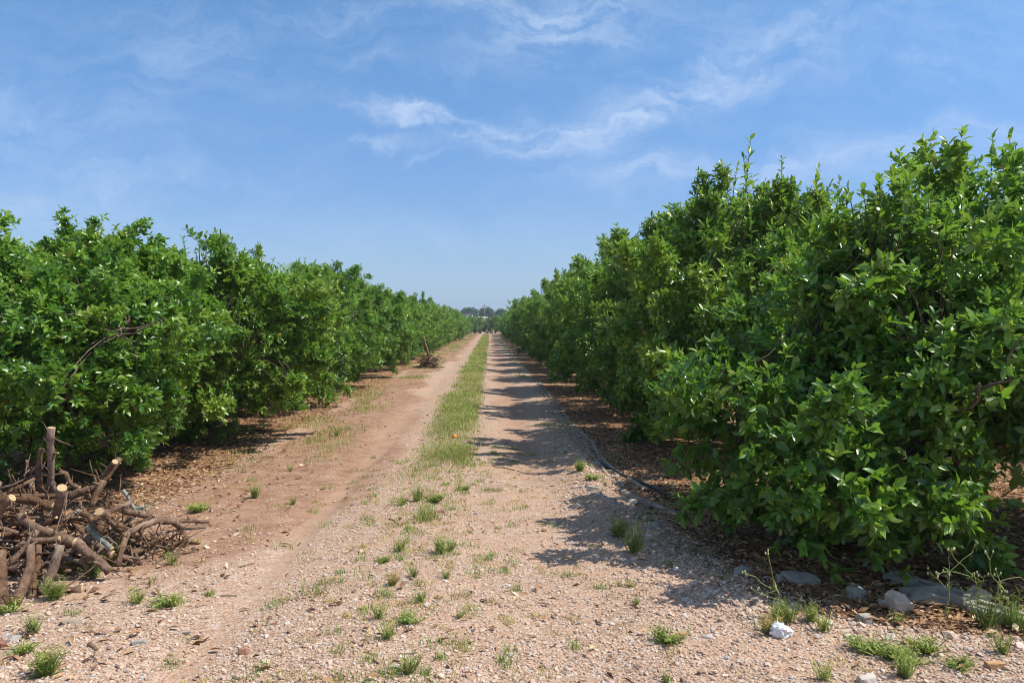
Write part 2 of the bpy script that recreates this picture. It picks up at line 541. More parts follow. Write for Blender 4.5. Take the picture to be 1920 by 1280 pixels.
# ------------------------------------------------------------------ leaves
LEAF_HI_V = np.array([(0, 0, 0), (.33, 0, 0), (.7, 0, 0), (1, 0, 0), (.24, -.44, .15), (.66, -.45, .14), (.24, .44, .15), (.66, .45, .14)])
LEAF_HI_T = np.array([(0, 4, 1), (4, 2, 1), (4, 5, 2), (5, 3, 2), (0, 1, 6), (6, 1, 7), (7, 1, 2), (7, 2, 3)])
LEAF_LO_V = np.array([(0, 0, 0), (.45, -.5, .15), (1, 0, 0), (.45, .5, .15)])
LEAF_LO_T = np.array([(0, 1, 2), (0, 2, 3)])


def leaf_arrays(P, D, N, L, W, tint, hi, curl=.18):
    """P base, D direction, N upper normal, L length, W width for every leaf -> vertices, triangles, tint"""
    D = unit(D)
    N = unit(N - (N * D).sum(1, keepdims=True) * D)
    Sd = np.cross(N, D)
    tv, tt = (LEAF_HI_V, LEAF_HI_T) if hi else (LEAF_LO_V, LEAF_LO_T)
    n, k = len(P), len(tv)
    L = L[:, None, None]
    W = W[:, None, None]
    cu = (np.random.default_rng(n).uniform(.2, 1.6, n) * curl)[:, None, None]
    t, s, h = tv[None, :, 0:1], tv[None, :, 1:2], tv[None, :, 2:3]
    V = P[:, None, :] + D[:, None, :] * L * t + Sd[:, None, :] * W * s + N[:, None, :] * (W * h * 1.3 - cu * L * t * t)
    T = (np.arange(n) * k)[:, None, None] + tt[None]
    return V.reshape(-1, 3), T.reshape(-1, 3), np.repeat(tint, k)


def superell(U, ax, p=2.4):
    return (np.abs(U[:, 0] / ax[0]) ** p + np.abs(U[:, 1] / ax[1]) ** p + np.abs(U[:, 2] / ax[2]) ** p) ** (-1 / p)


def crown_points(g, seed, lobes, n, rough=.16, depth=.4, fl=(.17, .22)):
    """origins and outward directions of leafy shoots on the lumpy union of the lobes"""
    Cs = np.array([l[0] for l in lobes], float)
    As = np.array([l[1] for l in lobes], float)
    area = (As[:, 0] * As[:, 1] + As[:, 0] * As[:, 2] + As[:, 1] * As[:, 2])
    O, U = [], []
    got = 0
    while got < n:
        m = n
        k = g.choice(len(lobes), m, p=area / area.sum())
        u = unit(g.normal(size=(m, 3)))
        keep = g.uniform(size=m) < np.where(u[:, 2] < -.55, .35, 1.0)
        u, k = u[keep], k[keep]
        r = np.empty(len(u))
        for i in range(len(lobes)):
            s = k == i
            r[s] = superell(u[s], As[i])
        p0 = Cs[k] + u * r[:, None]
        nz = wave_noise(p0, seed + 1, 2.1, 3)
        pocket = smoothstep(.05, .6, wave_noise(p0, seed + 2, 3.1, 2))       # gaps that reach deep into the crown
        hole = (pocket > .5) & (g.uniform(size=len(u)) < .8)
        dep = g.exponential(depth * .38, len(u)).clip(0, depth * 2) + pocket * .75
        f = 1 + rough * nz
        p = Cs[k] + u * (r * f - dep)[:, None]
        ok = ~hole
        for i in range(len(lobes)):
            q = (p - Cs[i]) / As[i]
            ok &= ~((np.linalg.norm(q, axis=1) < .62) & (k != i))
        floor = fl[0] + fl[1] * (wave_noise(p[:, :2], seed + 3, 1.7, 2) + .4)
        ok &= p[:, 2] > floor
        O.append(p[ok])
        U.append(u[ok])
        got += ok.sum()
    return np.concatenate(O)[:n], np.concatenate(U)[:n]


def make_crown(name, seed, lobes, shoots, per, leaf, hi, tops=14, top_len=(.22, .5), yellow=.012, warm=0.0, extra=(), width=.46, fl=(.17, .22), sprays=190, hollows=16, holes=()):
    g = np.random.default_rng(seed)
    # leafy sprays: a spray is a tapering bunch of shoots round one branch end; a thin inner shell closes the crown
    nb = int(shoots * .30)
    C0, CU = crown_points(g, seed, lobes, sprays, rough=.20, depth=.25, fl=fl)
    O1, U1 = crown_points(g, seed + 9, [(l[0], tuple(v * .9 for v in l[1])) for l in lobes], nb, depth=.5, fl=fl)
    k = g.integers(0, sprays, shoots - nb)
    zc = np.mean([l[0][2] for l in lobes])
    ca = unit(CU * .9 + np.array([0, 0, 1.0]) * np.clip(.25 + .55 * (C0[:, 2] - zc), -.75, .9)[:, None] + g.normal(size=C0.shape) * .35)
    cl, cr = g.uniform(.22, .62, sprays), g.uniform(.11, .25, sprays)
    t = g.uniform(size=len(k)) ** .8
    rad = unit(g.normal(size=(len(k), 3)))
    O2 = C0[k] - ca[k] * (.18) + ca[k] * (cl[k] * t)[:, None] + rad * (cr[k] * (1.05 - .75 * t) * np.sqrt(g.uniform(.1, 1, len(k))))[:, None]
    U2 = unit(ca[k] * (.55 + .5 * t)[:, None] + rad * .75)
    O2[:, 2] = np.maximum(O2[:, 2], .06)
    O, U = np.concatenate([O1, O2]), np.concatenate([U1, U2])
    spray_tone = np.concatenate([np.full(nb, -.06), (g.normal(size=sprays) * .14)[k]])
    # hollows where the inside of the crown and its limbs show
    hc = [C0[i] - CU[i] * .05 for i in g.integers(0, sprays, hollows)] + [np.array(h[0]) for h in holes]
    hr = list(g.uniform(.17, .30, hollows)) + [h[1] for h in holes]
    keep = np.ones(len(O), bool)
    for c_, r_ in zip(hc, hr):
        keep &= np.linalg.norm(O - c_, axis=1) > r_ * (1 + .35 * wave_noise(O, seed + 31, 4.0, 1))
    O, U, spray_tone = O[keep], U[keep], spray_tone[keep]
    shoots = len(O)
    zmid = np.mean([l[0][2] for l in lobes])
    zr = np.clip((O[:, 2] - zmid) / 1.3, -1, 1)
    up = np.array([0, 0, 1.0])
    A = unit(U * .9 + up * (.2 + .45 * zr)[:, None] + g.normal(size=O.shape) * .55)
    Ls = g.uniform(.07, .2, shoots) * (leaf / .1)
    flush = g.uniform(size=shoots) < .16
    clump = wave_noise(O, seed + 5, 1.6, 2)
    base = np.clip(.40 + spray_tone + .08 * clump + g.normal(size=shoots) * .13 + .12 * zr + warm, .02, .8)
    base = np.where(flush, base + .25, base)
    lens = np.where(g.uniform(size=shoots) < .5, 1.0, .85)
    # strong upright shoots along the top
    tp, ta, tl = [], [], []
    top_lobes = sorted(lobes, key=lambda l: -(l[0][2] + l[1][2]))[:max(2, len(lobes) // 2)]
    for _ in range(tops):
        c, a = top_lobes[g.integers(len(top_lobes))]
        an, rr = g.uniform(0, 6.283), math.sqrt(g.uniform(0, .7))
        dx, dy = math.cos(an) * rr, math.sin(an) * rr
        tp.append((c[0] + a[0] * dx, c[1] + a[1] * dy, c[2] + a[2] * math.sqrt(max(.05, 1 - rr * rr)) * .97 - .1))
        ta.append(unit(np.array([dx * .35 + g.normal() * .12, dy * .35 + g.normal() * .12, 1.0])))
        tl.append(g.uniform(*top_len) + .1)
    for (p, a, l) in extra:
        tp.append(p)
        ta.append(unit(np.array(a, float)))
        tl.append(l)
    P, D, N, L, W, Tn = [], [], [], [], [], []

    def add(Ox, Ax, Lx, npl, size, tn, spread, jit):
        m = len(Ox)
        ref = np.where(np.abs(Ax[:, 2:3]) > .9, np.array([[1.0, 0, 0]]), np.array([[0, 0, 1.0]]))
        E1 = unit(np.cross(Ax, ref))
        E2 = np.cross(Ax, E1)
        ph = g.uniform(0, 6.283, m)
        for j in range(npl):
            t = (j + .6) / npl
            az = ph + 2.4 * j + g.normal(size=m) * .3
            th = np.radians(spread[0] + (spread[1] - spread[0]) * t + g.normal(size=m) * 12)
            rad = E1 * np.cos(az)[:, None] + E2 * np.sin(az)[:, None]
            d = Ax * np.cos(th)[:, None] + rad * np.sin(th)[:, None]
            d = unit(d + np.array([0, 0, -.10]) + g.normal(size=d.shape) * .22)
            nrm = Ax * .9 + up * .45 - rad * .25 + g.normal(size=d.shape) * jit
            ll = size * g.uniform(.55, 1.35, m) * (1.08 - .4 * abs(t - .45))
            P.append(Ox + Ax * (Lx * t)[:, None])
            D.append(d)
            N.append(nrm)
            L.append(ll)
            W.append(ll * g.uniform(width - .07, width + .08, m))
            tt = tn + g.normal(size=m) * .07 + .06 * t
            tt = np.where(g.uniform(size=m) < yellow, g.uniform(.86, 1, m), np.clip(tt, 0, .88))
            Tn.append(tt)
    add(O, A, Ls, per, leaf, base, (68, 26), .6)
    for l0 in sorted(set(round(x, 1) for x in tl)):
        s = [i for i, x in enumerate(tl) if round(x, 1) == l0]
        npl = max(6, int(l0 / ((.028 if l0 < .6 else .05) * leaf / .1)))
        add(np.array([tp[i] for i in s]), np.array([ta[i] for i in s]), np.array([tl[i] for i in s]), npl, leaf * (.95 if l0 < .6 else 1.4),
            np.clip(.45 + warm + g.normal(size=len(s)) * .1, .1, .75), (62, 28), .3)
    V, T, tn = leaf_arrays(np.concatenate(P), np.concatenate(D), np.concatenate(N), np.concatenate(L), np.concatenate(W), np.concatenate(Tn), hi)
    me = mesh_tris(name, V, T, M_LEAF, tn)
    return me, O, [(np.array(p), a, l) for p, a, l in zip(tp, ta, tl)]


# ------------------------------------------------------------------ tubes (trunks, limbs, cut branches)
def tube(path, radii, sides=8, cap=True):
    path = np.asarray(path, float)
    radii = np.asarray(radii, float)
    n = len(path)
    tang = unit(np.gradient(path, axis=0))
    ref = np.array([0, 0, 1.0]) if abs(tang[0][2]) < .9 else np.array([1.0, 0, 0])
    e1 = unit(np.cross(tang[0], ref))
    V = []
    ang = np.arange(sides) * 2 * math.pi / sides
    for i in range(n):
        e1 = unit(e1 - tang[i] * np.dot(e1, tang[i]))
        e2 = np.cross(tang[i], e1)
        V.append(path[i] + radii[i] * (np.cos(ang)[:, None] * e1 + np.sin(ang)[:, None] * e2))
    V = np.concatenate(V)
    T, mi = [], []
    for i in range(n - 1):
        for s in range(sides):
            a, b = i * sides + s, i * sides + (s + 1) % sides
            c, d = b + sides, a + sides
            T += [(a, b, c), (a, c, d)]
            mi += [0, 0]
    if cap:
        V = np.concatenate([V, path[:1] - tang[:1] * radii[0] * .15, path[-1:] + tang[-1:] * radii[-1] * .12])
        i0, i1 = n * sides, n * sides + 1
        for s in range(sides):
            T.append((i0, (s + 1) % sides, s))
            T.append((i1, (n - 1) * sides + s, (n - 1) * sides + (s + 1) % sides))
            mi += [1, 1]
    return V, np.array(T), mi


class Tubes:
    def __init__(self):
        self.V, self.T, self.M, self.n = [], [], [], 0

    def add(self, path, radii, sides=8, cap=True):
        V, T, mi = tube(path, radii, sides, cap)
        self.V.append(V)
        self.T.append(T + self.n)
        self.M += mi
        self.n += len(V)

    def mesh(self, name, mats):
        mats = mats if isinstance(mats, list) else [mats, mats]
        return mesh_tris(name, np.concatenate(self.V), np.concatenate(self.T), mats, mat_idx=self.M)


def wander(a, b, k, amp, g):
    a, b = np.array(a, float), np.array(b, float)
    t = np.linspace(0, 1, k)[:, None]
    p = a + (b - a) * t
    L = np.linalg.norm(b - a)
    w = np.cumsum(g.normal(size=(k, 3)), 0)
    w -= w[0] + (w[-1] - w[0]) * t
    return p + w * amp * L / math.sqrt(k)


def bend(a, b, k, amp, g):
    a, b = np.array(a, float), np.array(b, float)
    t = np.linspace(0, 1, k)[:, None]
    L = np.linalg.norm(b - a)
    off = g.normal(size=3) * amp * L
    off2 = g.normal(size=3) * amp * L * .35
    return a + (b - a) * t + off * np.sin(t * math.pi) + off2 * np.sin(t * 2 * math.pi)


def make_trunk(name, seed, O, tops, limbs=5, twigs=0, zfork=.45, r0=.10, spread=1.0, ztop=2.1):
    g = np.random.default_rng(seed)
    tb = Tubes()
    path = wander((0, 0, -.05), (g.normal() * .05, g.normal() * .05, zfork), 5, .12, g)
    tb.add(path, [r0 * 1.35, r0 * 1.1, r0, r0 * 1.02, r0 * 1.08], 12)
    nodes = []
    for i in range(limbs):
        an = 6.283 * i / limbs + g.uniform(-.4, .4)
        tgt = np.array([math.cos(an) * 1.15 * spread, math.sin(an) * 1.2 * spread, g.uniform(ztop * .66, ztop)])
        lp = bend(path[-1] - [0, 0, .04], tgt, 8, .12, g)
        lp[:, 2] += .12 * np.sin(np.linspace(0, 3.14, 8))
        rr = np.linspace(r0 * .62, r0 * .2, 8)
        tb.add(lp, rr, 8)
        nodes += list(lp[2:])
        for j in (3, 5, 6):
            an2 = an + g.uniform(-1.2, 1.2)
            t2 = lp[j] + np.array([math.cos(an2), math.sin(an2), g.uniform(.0, .6)]) * g.uniform(.35, .65)
            sp = bend(lp[j], t2, 6, .12, g)
            tb.add(sp, np.linspace(rr[j] * .7, .008, 6), 6)
            nodes += list(sp[2:])
    nodes = np.array(nodes)
    pick = g.choice(len(O), min(twigs, len(O)), replace=False) if twigs else []
    for i in pick:
        o = O[i]
        d = np.linalg.norm(nodes - o, axis=1)
        q = nodes[d.argmin()]
        if d.min() > 1.1:
            continue
        tb.add(bend(q, o + (o - q) * g.uniform(-.1, .08), 6, .12, g), np.linspace(.0085, .003, 6), 4, False)
    for p, a, l in tops:
        q = nodes[np.linalg.norm(nodes - p, axis=1).argmin()]
        tb.add([q, (q + p) / 2 + np.array(a) * .04, p - np.array(a) * .08, p, p + np.array(a) * l * .5, p + np.array(a) * l * .98], [.009, .0075, .007, .006, .0045, .002], 4, False)
    return tb.mesh(name, M_TRUNK)


def plant_tree(variant, x, y, rot, sc, label, group, cat='tree', name='orange_tree'):
    e = link(name, None, None, (x, y, gz(x, y)), (0, 0, rot), sc if isinstance(sc, tuple) else (sc, sc, sc))
    e.empty_display_size = .3
    tag(e, label, cat, group)
    link('trunk', variant[1], e)
    link('crown', variant[0], e)
    return e


def variant(name, seed, lobes, shoots, per, leaf, hi, twigs=0, **kw):
    tk = {k: kw.pop(k) for k in ('limbs', 'zfork', 'r0', 'spread', 'ztop') if k in kw}
    me, O, tops = make_crown(name + '_crown', seed, lobes, shoots, per, leaf, hi, **kw)
    tr = make_trunk(name + '_trunk', seed + 50, O, tops if hi else [], twigs=twigs, **tk)
    return me, tr


def random_lobes(seed, top=3.2, rx=1.8, ry=2.2):
    g = np.random.default_rng(seed)
    L = [((0, 0, top * .47), (rx * .92, ry * .92, top * .47))]
    for i in range(7):
        an = 6.283 * i / 7 + g.uniform(-.35, .35)
        zc = g.uniform(.7, top - .9)
        L.append(((math.cos(an) * rx * .55, math.sin(an) * ry * .55, zc), (g.uniform(.7, 1.0), g.uniform(.7, 1.05), g.uniform(.55, .9))))
    for i in range(3):
        L.append(((g.uniform(-.6, .6), g.uniform(-1.1, 1.1), top - g.uniform(.65, .85)), (g.uniform(.6, .9), g.uniform(.7, 1.0), g.uniform(.55, .72))))
    return L


# ---- the nearest tree on the right, its lobes read off the photo
R1 = variant('large_leaved', 101, [
    ((0.2, .3, 1.45), (1.45, 1.55, .75)),
    ((-1.2, -.25, .92), (.95, 1.05, .72)),
    ((-1.0, -1.08, .66), (.82, .68, .64)),
    ((-.30, -.35, 1.55), (.75, .8, .62)),
    ((-.68, -.35, 1.92), (.32, .42, .58)),
    ((-.25, -.35, 1.95), (.30, .42, .58)),
    ((.75, .45, 2.2), (.70, .8, .85)),
    ((1.0, -.6, 1.65), (.9, .8, .68)),
    ((-.25, -1.15, 1.25), (.8, .6, .6)),
    ((.6, -1.2, 1.7), (.75, .55, .5)),
    ((1.5, .4, 1.6), (.9, 1.1, .85))], 13500, 8, .080, True, twigs=420, tops=56, top_len=(.12, .34), yellow=.02, sprays=240, holes=[((-1.15, -1.0, 1.42), .36), ((-1.35, -.75, 1.5), .3), ((.25, -1.25, 1.35), .32), ((-.6, -.9, 1.75), .2)], limbs=6, zfork=.35, r0=.11, ztop=1.55, spread=.9, fl=(.12, .22),
    extra=[((-.66 + .16 * math.cos(i * 2.1), -.35 + .16 * math.sin(i * 2.1), 2.25), (.18 * math.cos(i * 2.1), .1, 1), .42) for i in range(5)]
    + [((-.2 + .16 * math.cos(i * 2.1), -.35 + .16 * math.sin(i * 2.1), 2.28), (.18 * math.cos(i * 2.1), .1, 1), .42) for i in range(5)])
R2 = variant('tall_shoot', 102, random_lobes(31, 3.25, 2.0, 2.2), 12500, 8, .082, True, twigs=220, tops=40, top_len=(.2, .5), warm=.03,
             extra=[((-.35, -.9, 3.0), (.1, 0, 1), .85), ((-.30, -.9, 3.15), (-.12, 0, 1), .5), ((.1, -1.0, 3.1), (0, 0, 1), .5)])
L1 = variant('broad', 103, random_lobes(32, 2.85, 1.75, 2.0), 15000, 8, .068, True, twigs=300, sprays=210, tops=26, top_len=(.08, .2), fl=(.20, .46), ztop=1.7)
L2 = variant('round', 104, random_lobes(33, 2.8, 1.95, 2.1), 15000, 8, .068, True, twigs=300, sprays=210, tops=24, top_len=(.08, .2), warm=.03, fl=(.14, .38), ztop=1.7)
MIDS = [variant('row_tree', 110 + i, random_lobes(40 + i, 3.0, 1.85, 2.2), 11000, 8, .078, False, twigs=60, tops=34, top_len=(.12, .36), warm=.02 * i, fl=(.16, .28)) for i in range(4)]
FARS = [variant('far_row_tree', 120 + i, random_lobes(50 + i, 3.0, 1.85, 2.2), 4600, 7, .115, False, tops=26, top_len=(.12, .36), warm=.04) for i in range(3)]

ORD = ['first', 'second', 'third', 'fourth', 'fifth', 'sixth', 'seventh', 'eighth', 'ninth', 'tenth']
g0 = np.random.default_rng(5)
GR, GL = 'orange trees in the row right of the track', 'orange trees in the row left of the track'
plant_tree(R1, 3.4, 6.05, 0, (.98, .98, .96), 'large-leaved orange tree at the right edge, its low skirt hanging over grey stones', GR)
plant_tree(R2, 3.3, 10.2, 0, (.92, .95, .98), 'orange tree with a long bare shoot above its top, behind the large-leaved one', GR)
y = 14.5
for i in range(2, 27):
    mid = y < 48
    v = MIDS[i % 4] if mid else FARS[i % 3]
    lab = (f'{ORD[i]} orange tree from the camera in the row right of the track' if i < 9 else
           'small distant orange tree past the ninth in the right row, merging into one green hedge')
    k = g0.uniform(.95, 1.06)
    plant_tree(v, 3.18 + g0.normal() * .1, y, g0.choice([0, math.pi]) + g0.normal() * .2, (k * .96, k * .92, k * 1.0 * g0.uniform(.95, 1.05)), lab, GR)
    y += g0.uniform(3.9, 4.4)
plant_tree(L1, -4.5, 7.95, 0, (1.0, .98, .87), 'broad orange tree at the left edge, behind the big pile of cut branches', GL)
plant_tree(L2, -4.05, 11.0, .3, (.96, 1.0, .93), 'orange tree just beyond the sunlit gap, second from the camera on the left', GL)
y = 15.1
for i in range(2, 27):
    mid = y < 48
    v = MIDS[(i + 1) % 4] if mid else FARS[i % 3]
    lab = (f'{ORD[i]} orange tree from the camera in the row left of the track' if i < 9 else
           'small distant orange tree past the ninth in the left row, merging into one green hedge')
    k = g0.uniform(.9, 1.02)
    plant_tree(v, -4.35 + g0.normal() * .1, y, g0.choice([0, math.pi]) + g0.normal() * .2, (k * .97, k * 1.04, k * .93 * g0.uniform(.95, 1.05)), lab, GL)
    y += g0.uniform(3.8, 4.4)
for i, x in enumerate((-5.6, -2.4, .9, 4.1)):
    plant_tree(FARS[i % 3], x, 124 + g0.uniform(-.4, .4), g0.uniform(0, 6), .88,
               'far orange tree standing square across the end of the track', 'orange trees across the end of the track')
for side, xs, ys in (('left', -11.4, (6.4, 10.6, 14.8, 19, 23.2)), ('right', 9.3, (9.5, 13.8, 18))):
    for i, yy in enumerate(ys):
        plant_tree(MIDS[(i + 2) % 4], xs + g0.normal() * .1, yy, g0.uniform(-.2, .2), 1.0,
                   f'orange tree of the next row on the {side}, seen through gaps in the front row', f'orange trees of the second row on the {side}')


# ------------------------------------------------------------------ gravel, litter, grass (uncountable)
def ico():
    f = (1 + 5 ** .5) / 2
    v = unit(np.array([(-1, f, 0), (1, f, 0), (-1, -f, 0), (1, -f, 0), (0, -1, f), (0, 1, f), (0, -1, -f), (0, 1, -f), (f, 0, -1), (f, 0, 1), (-f, 0, -1), (-f, 0, 1)], float))
    t = np.array([(0, 11, 5), (0, 5, 1), (0, 1, 7), (0, 7, 10), (0, 10, 11), (1, 5, 9), (5, 11, 4), (11, 10, 2), (10, 7, 6), (7, 1, 8),
                  (3, 9, 4), (3, 4, 2), (3, 2, 6), (3, 6, 8), (3, 8, 9), (4, 9, 5), (2, 4, 11), (6, 2, 10), (8, 6, 7), (9, 8, 1)])
    return v, t


ICO_V, ICO_T = ico()


def rand_rot(g, n):
    q = unit(g.normal(size=(n, 4)))
    w, x, y, z = q.T
    return np.stack([np.stack([1 - 2 * (y * y + z * z), 2 * (x * y - z * w), 2 * (x * z + y * w)], -1),
                     np.stack([2 * (x * y + z * w), 1 - 2 * (x * x + z * z), 2 * (y * z - x * w)], -1),
                     np.stack([2 * (x * z - y * w), 2 * (y * z + x * w), 1 - 2 * (x * x + y * y)], -1)], 1)


def build_gravel():
    g = np.random.default_rng(77)
    n = 125000
    y = 3.1 + 8.5 * g.uniform(size=n) ** 1.9
    x = g.uniform(-1, 1, n) * (.75 * y + .3)
    lx, rx = left_x(y), verge_x(y)
    nn = wave_noise(np.stack([x, y], -1), 78, 1.3, 3)
    track = np.exp(-((x - TRACK_C) / .17) ** 2) + .8 * np.exp(-((x - .4) / .3) ** 2) * smoothstep(6, 8, y) + .7 * np.exp(-((x + 1.9) / .6) ** 2) * smoothstep(5.5, 7.5, y)
    pr = (1 - .9 * np.clip(track, 0, 1)) * (.75 + .35 * nn)
    pr *= 1 - .85 * smoothstep(0, .5, x - rx)
    pr *= 1 - .7 * smoothstep(0, .7, lx - x)
    pr *= 1 - .75 * np.exp(-((x + 2.3) / .6) ** 2) * smoothstep(4.0, 5.0, y)
    pr *= .45 + .75 * smoothstep(-.5, .35, wave_noise(np.stack([x, y], -1), 79, .55, 2))
    # the heaped stones along the right verge
    pr += .5 * np.exp(-((x - rx + .35) / .35) ** 2)
    k = g.uniform(size=n) < pr
    x, y = x[k], y[k]
    n = len(x)
    s = np.exp(g.normal(-5.2, .42, n)).clip(.003, .024)
    verge = np.exp(-((x - verge_x(y) + .3) / .35) ** 2)
    s *= 1 + .55 * verge
    s *= 1 + .3 * smoothstep(.3, 1.2, left_x(y) + .9 - x)
    ax = s[:, None] * np.stack([g.uniform(.8, 1.4, n), g.uniform(.7, 1.1, n), g.uniform(.45, .8, n)], -1)
    Vt = ICO_V[None] * (1 + .22 * g.normal(size=(n, 12, 1)).clip(-1.2, 1.2)) * ax[:, None, :]
    an = g.uniform(0, 6.283, n)
    c, sn = np.cos(an)[:, None], np.sin(an)[:, None]
    tl = g.normal(size=(n, 1)) * .25
    X = Vt[..., 0] * c - Vt[..., 1] * sn
    Y = Vt[..., 0] * sn + Vt[..., 1] * c
    Z = Vt[..., 2] + X * tl
    z0 = height(x, y) + .004 + s * .22
    V = np.stack([X + x[:, None], Y + y[:, None], Z + z0[:, None]], -1).reshape(-1, 3)
    T = ((np.arange(n) * 12)[:, None, None] + ICO_T[None]).reshape(-1, 3)
    tn = np.clip(g.normal(.52, .24, n), 0, 1)
    tag(link('gravel', mesh_tris('gravel', V, T, M_PEBBLE, np.repeat(tn, 12), smooth=False)),
        'loose beige and pinkish gravel scattered over the near track', 'gravel', kind='stuff')


build_gravel()


def build_litter():
    g = np.random.default_rng(79)
    n = 90000
    y = 3.3 + 17 * g.uniform(size=n) ** 1.7
    x = g.uniform(-1, 1, n) * (.72 * y + 1.0)
    nn = wave_noise(np.stack([x, y], -1), 80, 1.6, 3)
    right = smoothstep(-.25, .3, x - verge_x(y) + .1 * nn)
    left = smoothstep(-.3, .5, left_x(y) - x + .2 * nn)
    pr = np.maximum(right, left) + .025 + .10 * np.exp(-((x + 2.4) / .6) ** 2)
    k = g.uniform(size=n) < pr
    x, y = x[k], y[k]
    n = len(x)
    L = g.uniform(.025, .085, n)
    W = L * g.uniform(.16, .5, n)
    an = g.uniform(0, 6.283, n)
    D = np.stack([np.cos(an), np.sin(an), g.normal(size=n) * .22], -1)
    N = np.stack([g.normal(size=n) * .4, g.normal(size=n) * .4, np.ones(n)], -1)
    P = np.stack([x, y, height(x, y) + g.uniform(.006, .035, n)], -1)
    tn = np.clip(g.normal(.48, .24, n), 0, 1)
    V, T, tn = leaf_arrays(P, D, N, L, W, tn, False, .25)
    tag(link('leaf_litter', mesh_tris('leaf_litter', V, T, M_LITTER, tn)), 'dry brown leaves and wood chips lying under the orange trees', 'leaf litter', kind='stuff')


build_litter()


def blades(P, H, Wd, lean, tn, g):
    """bent grass blades, five vertices each"""
    n = len(P)
    an = g.uniform(0, 6.283, n)
    side = np.stack([np.cos(an), np.sin(an), np.zeros(n)], -1)
    bend = np.stack([-np.sin(an), np.cos(an), np.zeros(n)], -1) * (H * lean * g.uniform(.3, 1.3, n))[:, None]
    up = np.zeros((n, 3))
    up[:, 2] = H
    w = side * (Wd * .5)[:, None]
    m = P + up * .55 + bend * .3
    V = np.stack([P - w, P + w, m - w * .8, m + w * .8, P + up * .95 + bend], 1)
    T = (np.arange(n) * 5)[:, None, None] + np.array([(0, 1, 3), (0, 3, 2), (2, 3, 4)])[None]
    return V.reshape(-1, 3), T.reshape(-1, 3), np.repeat(tn, 5)


def build_grass():
    g = np.random.default_rng(81)
    n = 210000
    y = 4.6 * (118 / 4.6) ** (g.uniform(size=n) ** 1.35)
    zone = g.uniform(size=n)
    x = np.where(zone < .68, g.normal(-.53, .26, n), g.normal(-2.45, .38, n))
    rg = zone > .93
    x[rg] = g.normal(1.02, .14, rg.sum())
    P2 = np.stack([x, y * .6], -1)
    nn = wave_noise(P2, 82, 2.4, 3)
    edge = smoothstep(-1.15, -.85, x + .16 * nn) * (1 - smoothstep(-.28, -.02, x + .12 * nn))
    dense = smoothstep(5.5, 14.5, y) * .97
    patch = smoothstep(.05, .5, nn)
    n3 = wave_noise(np.stack([x, y * .35], -1), 83, 1.4, 2)
    pr = edge * (dense * (.62 + .4 * nn) * (.55 + .6 * smoothstep(-.5, .3, n3)) + (1 - dense) * patch * .95)
    verge = (x < -1.7) * smoothstep(7.5, 11, y) * smoothstep(-.15, .45, nn) * .85
    pr = np.where(x < -1.5, verge, pr)
    pr = np.where(x > .6, smoothstep(9, 11, y) * smoothstep(.1, .5, nn) * .8, pr)
    k = g.uniform(size=n) < pr
    x, y, nn = x[k], y[k], nn[k]
    n = len(x)
    sc = np.clip(y / 14, .8, 4.5)
    H = g.uniform(.025, .11, n) * np.clip(.8 + .25 * nn, .5, 1.3)
    W = g.uniform(.004, .008, n) * sc
    P = np.stack([x, y, height(x, y) - .004], -1)
    tn = np.clip(g.normal(.46, .18, n) + .35 * (g.uniform(size=n) < .34 + .25 * (n3[k] < 0) + .2 * (y < 10)), 0, 1)
    # straw-coloured and green little tufts in the near gravel
    m = 430
    cy = 3.3 + 7 * g.uniform(size=m) ** 1.3
    cx = np.where(g.uniform(size=m) < .7, g.normal(-.45, .45, m), g.uniform(-2.6, 1.4, m))
    cx = cx + (g.uniform(size=m) < .12) * g.uniform(.5, 2.0, m)
    dry = g.uniform(size=m) < .68
    kk = 46
    rad = g.uniform(.015, .05, m)
    bx = np.repeat(cx, kk) + g.normal(size=m * kk) * np.repeat(rad, kk)
    by = np.repeat(cy, kk) + g.normal(size=m * kk) * np.repeat(rad, kk)
    P = np.concatenate([P, np.stack([bx, by, height(bx, by)], -1)])
    H = np.concatenate([H, g.uniform(.012, .045, m * kk) * np.repeat(np.where(dry, .8, 1.3), kk)])
    W = np.concatenate([W, g.uniform(.0025, .005, m * kk)])
    tn = np.concatenate([tn, np.clip(np.where(np.repeat(dry, kk), g.normal(.96, .08, m * kk), g.normal(.42, .15, m * kk)), 0, 1)])
    V, T, tn = blades(P, H, W, .9, tn, g)
    tag(link('grass', mesh_tris('grass', V, T, M_WEED, tn)), 'short grass and weeds growing along the middle and verges of the track', 'grass', kind='stuff')


build_grass()


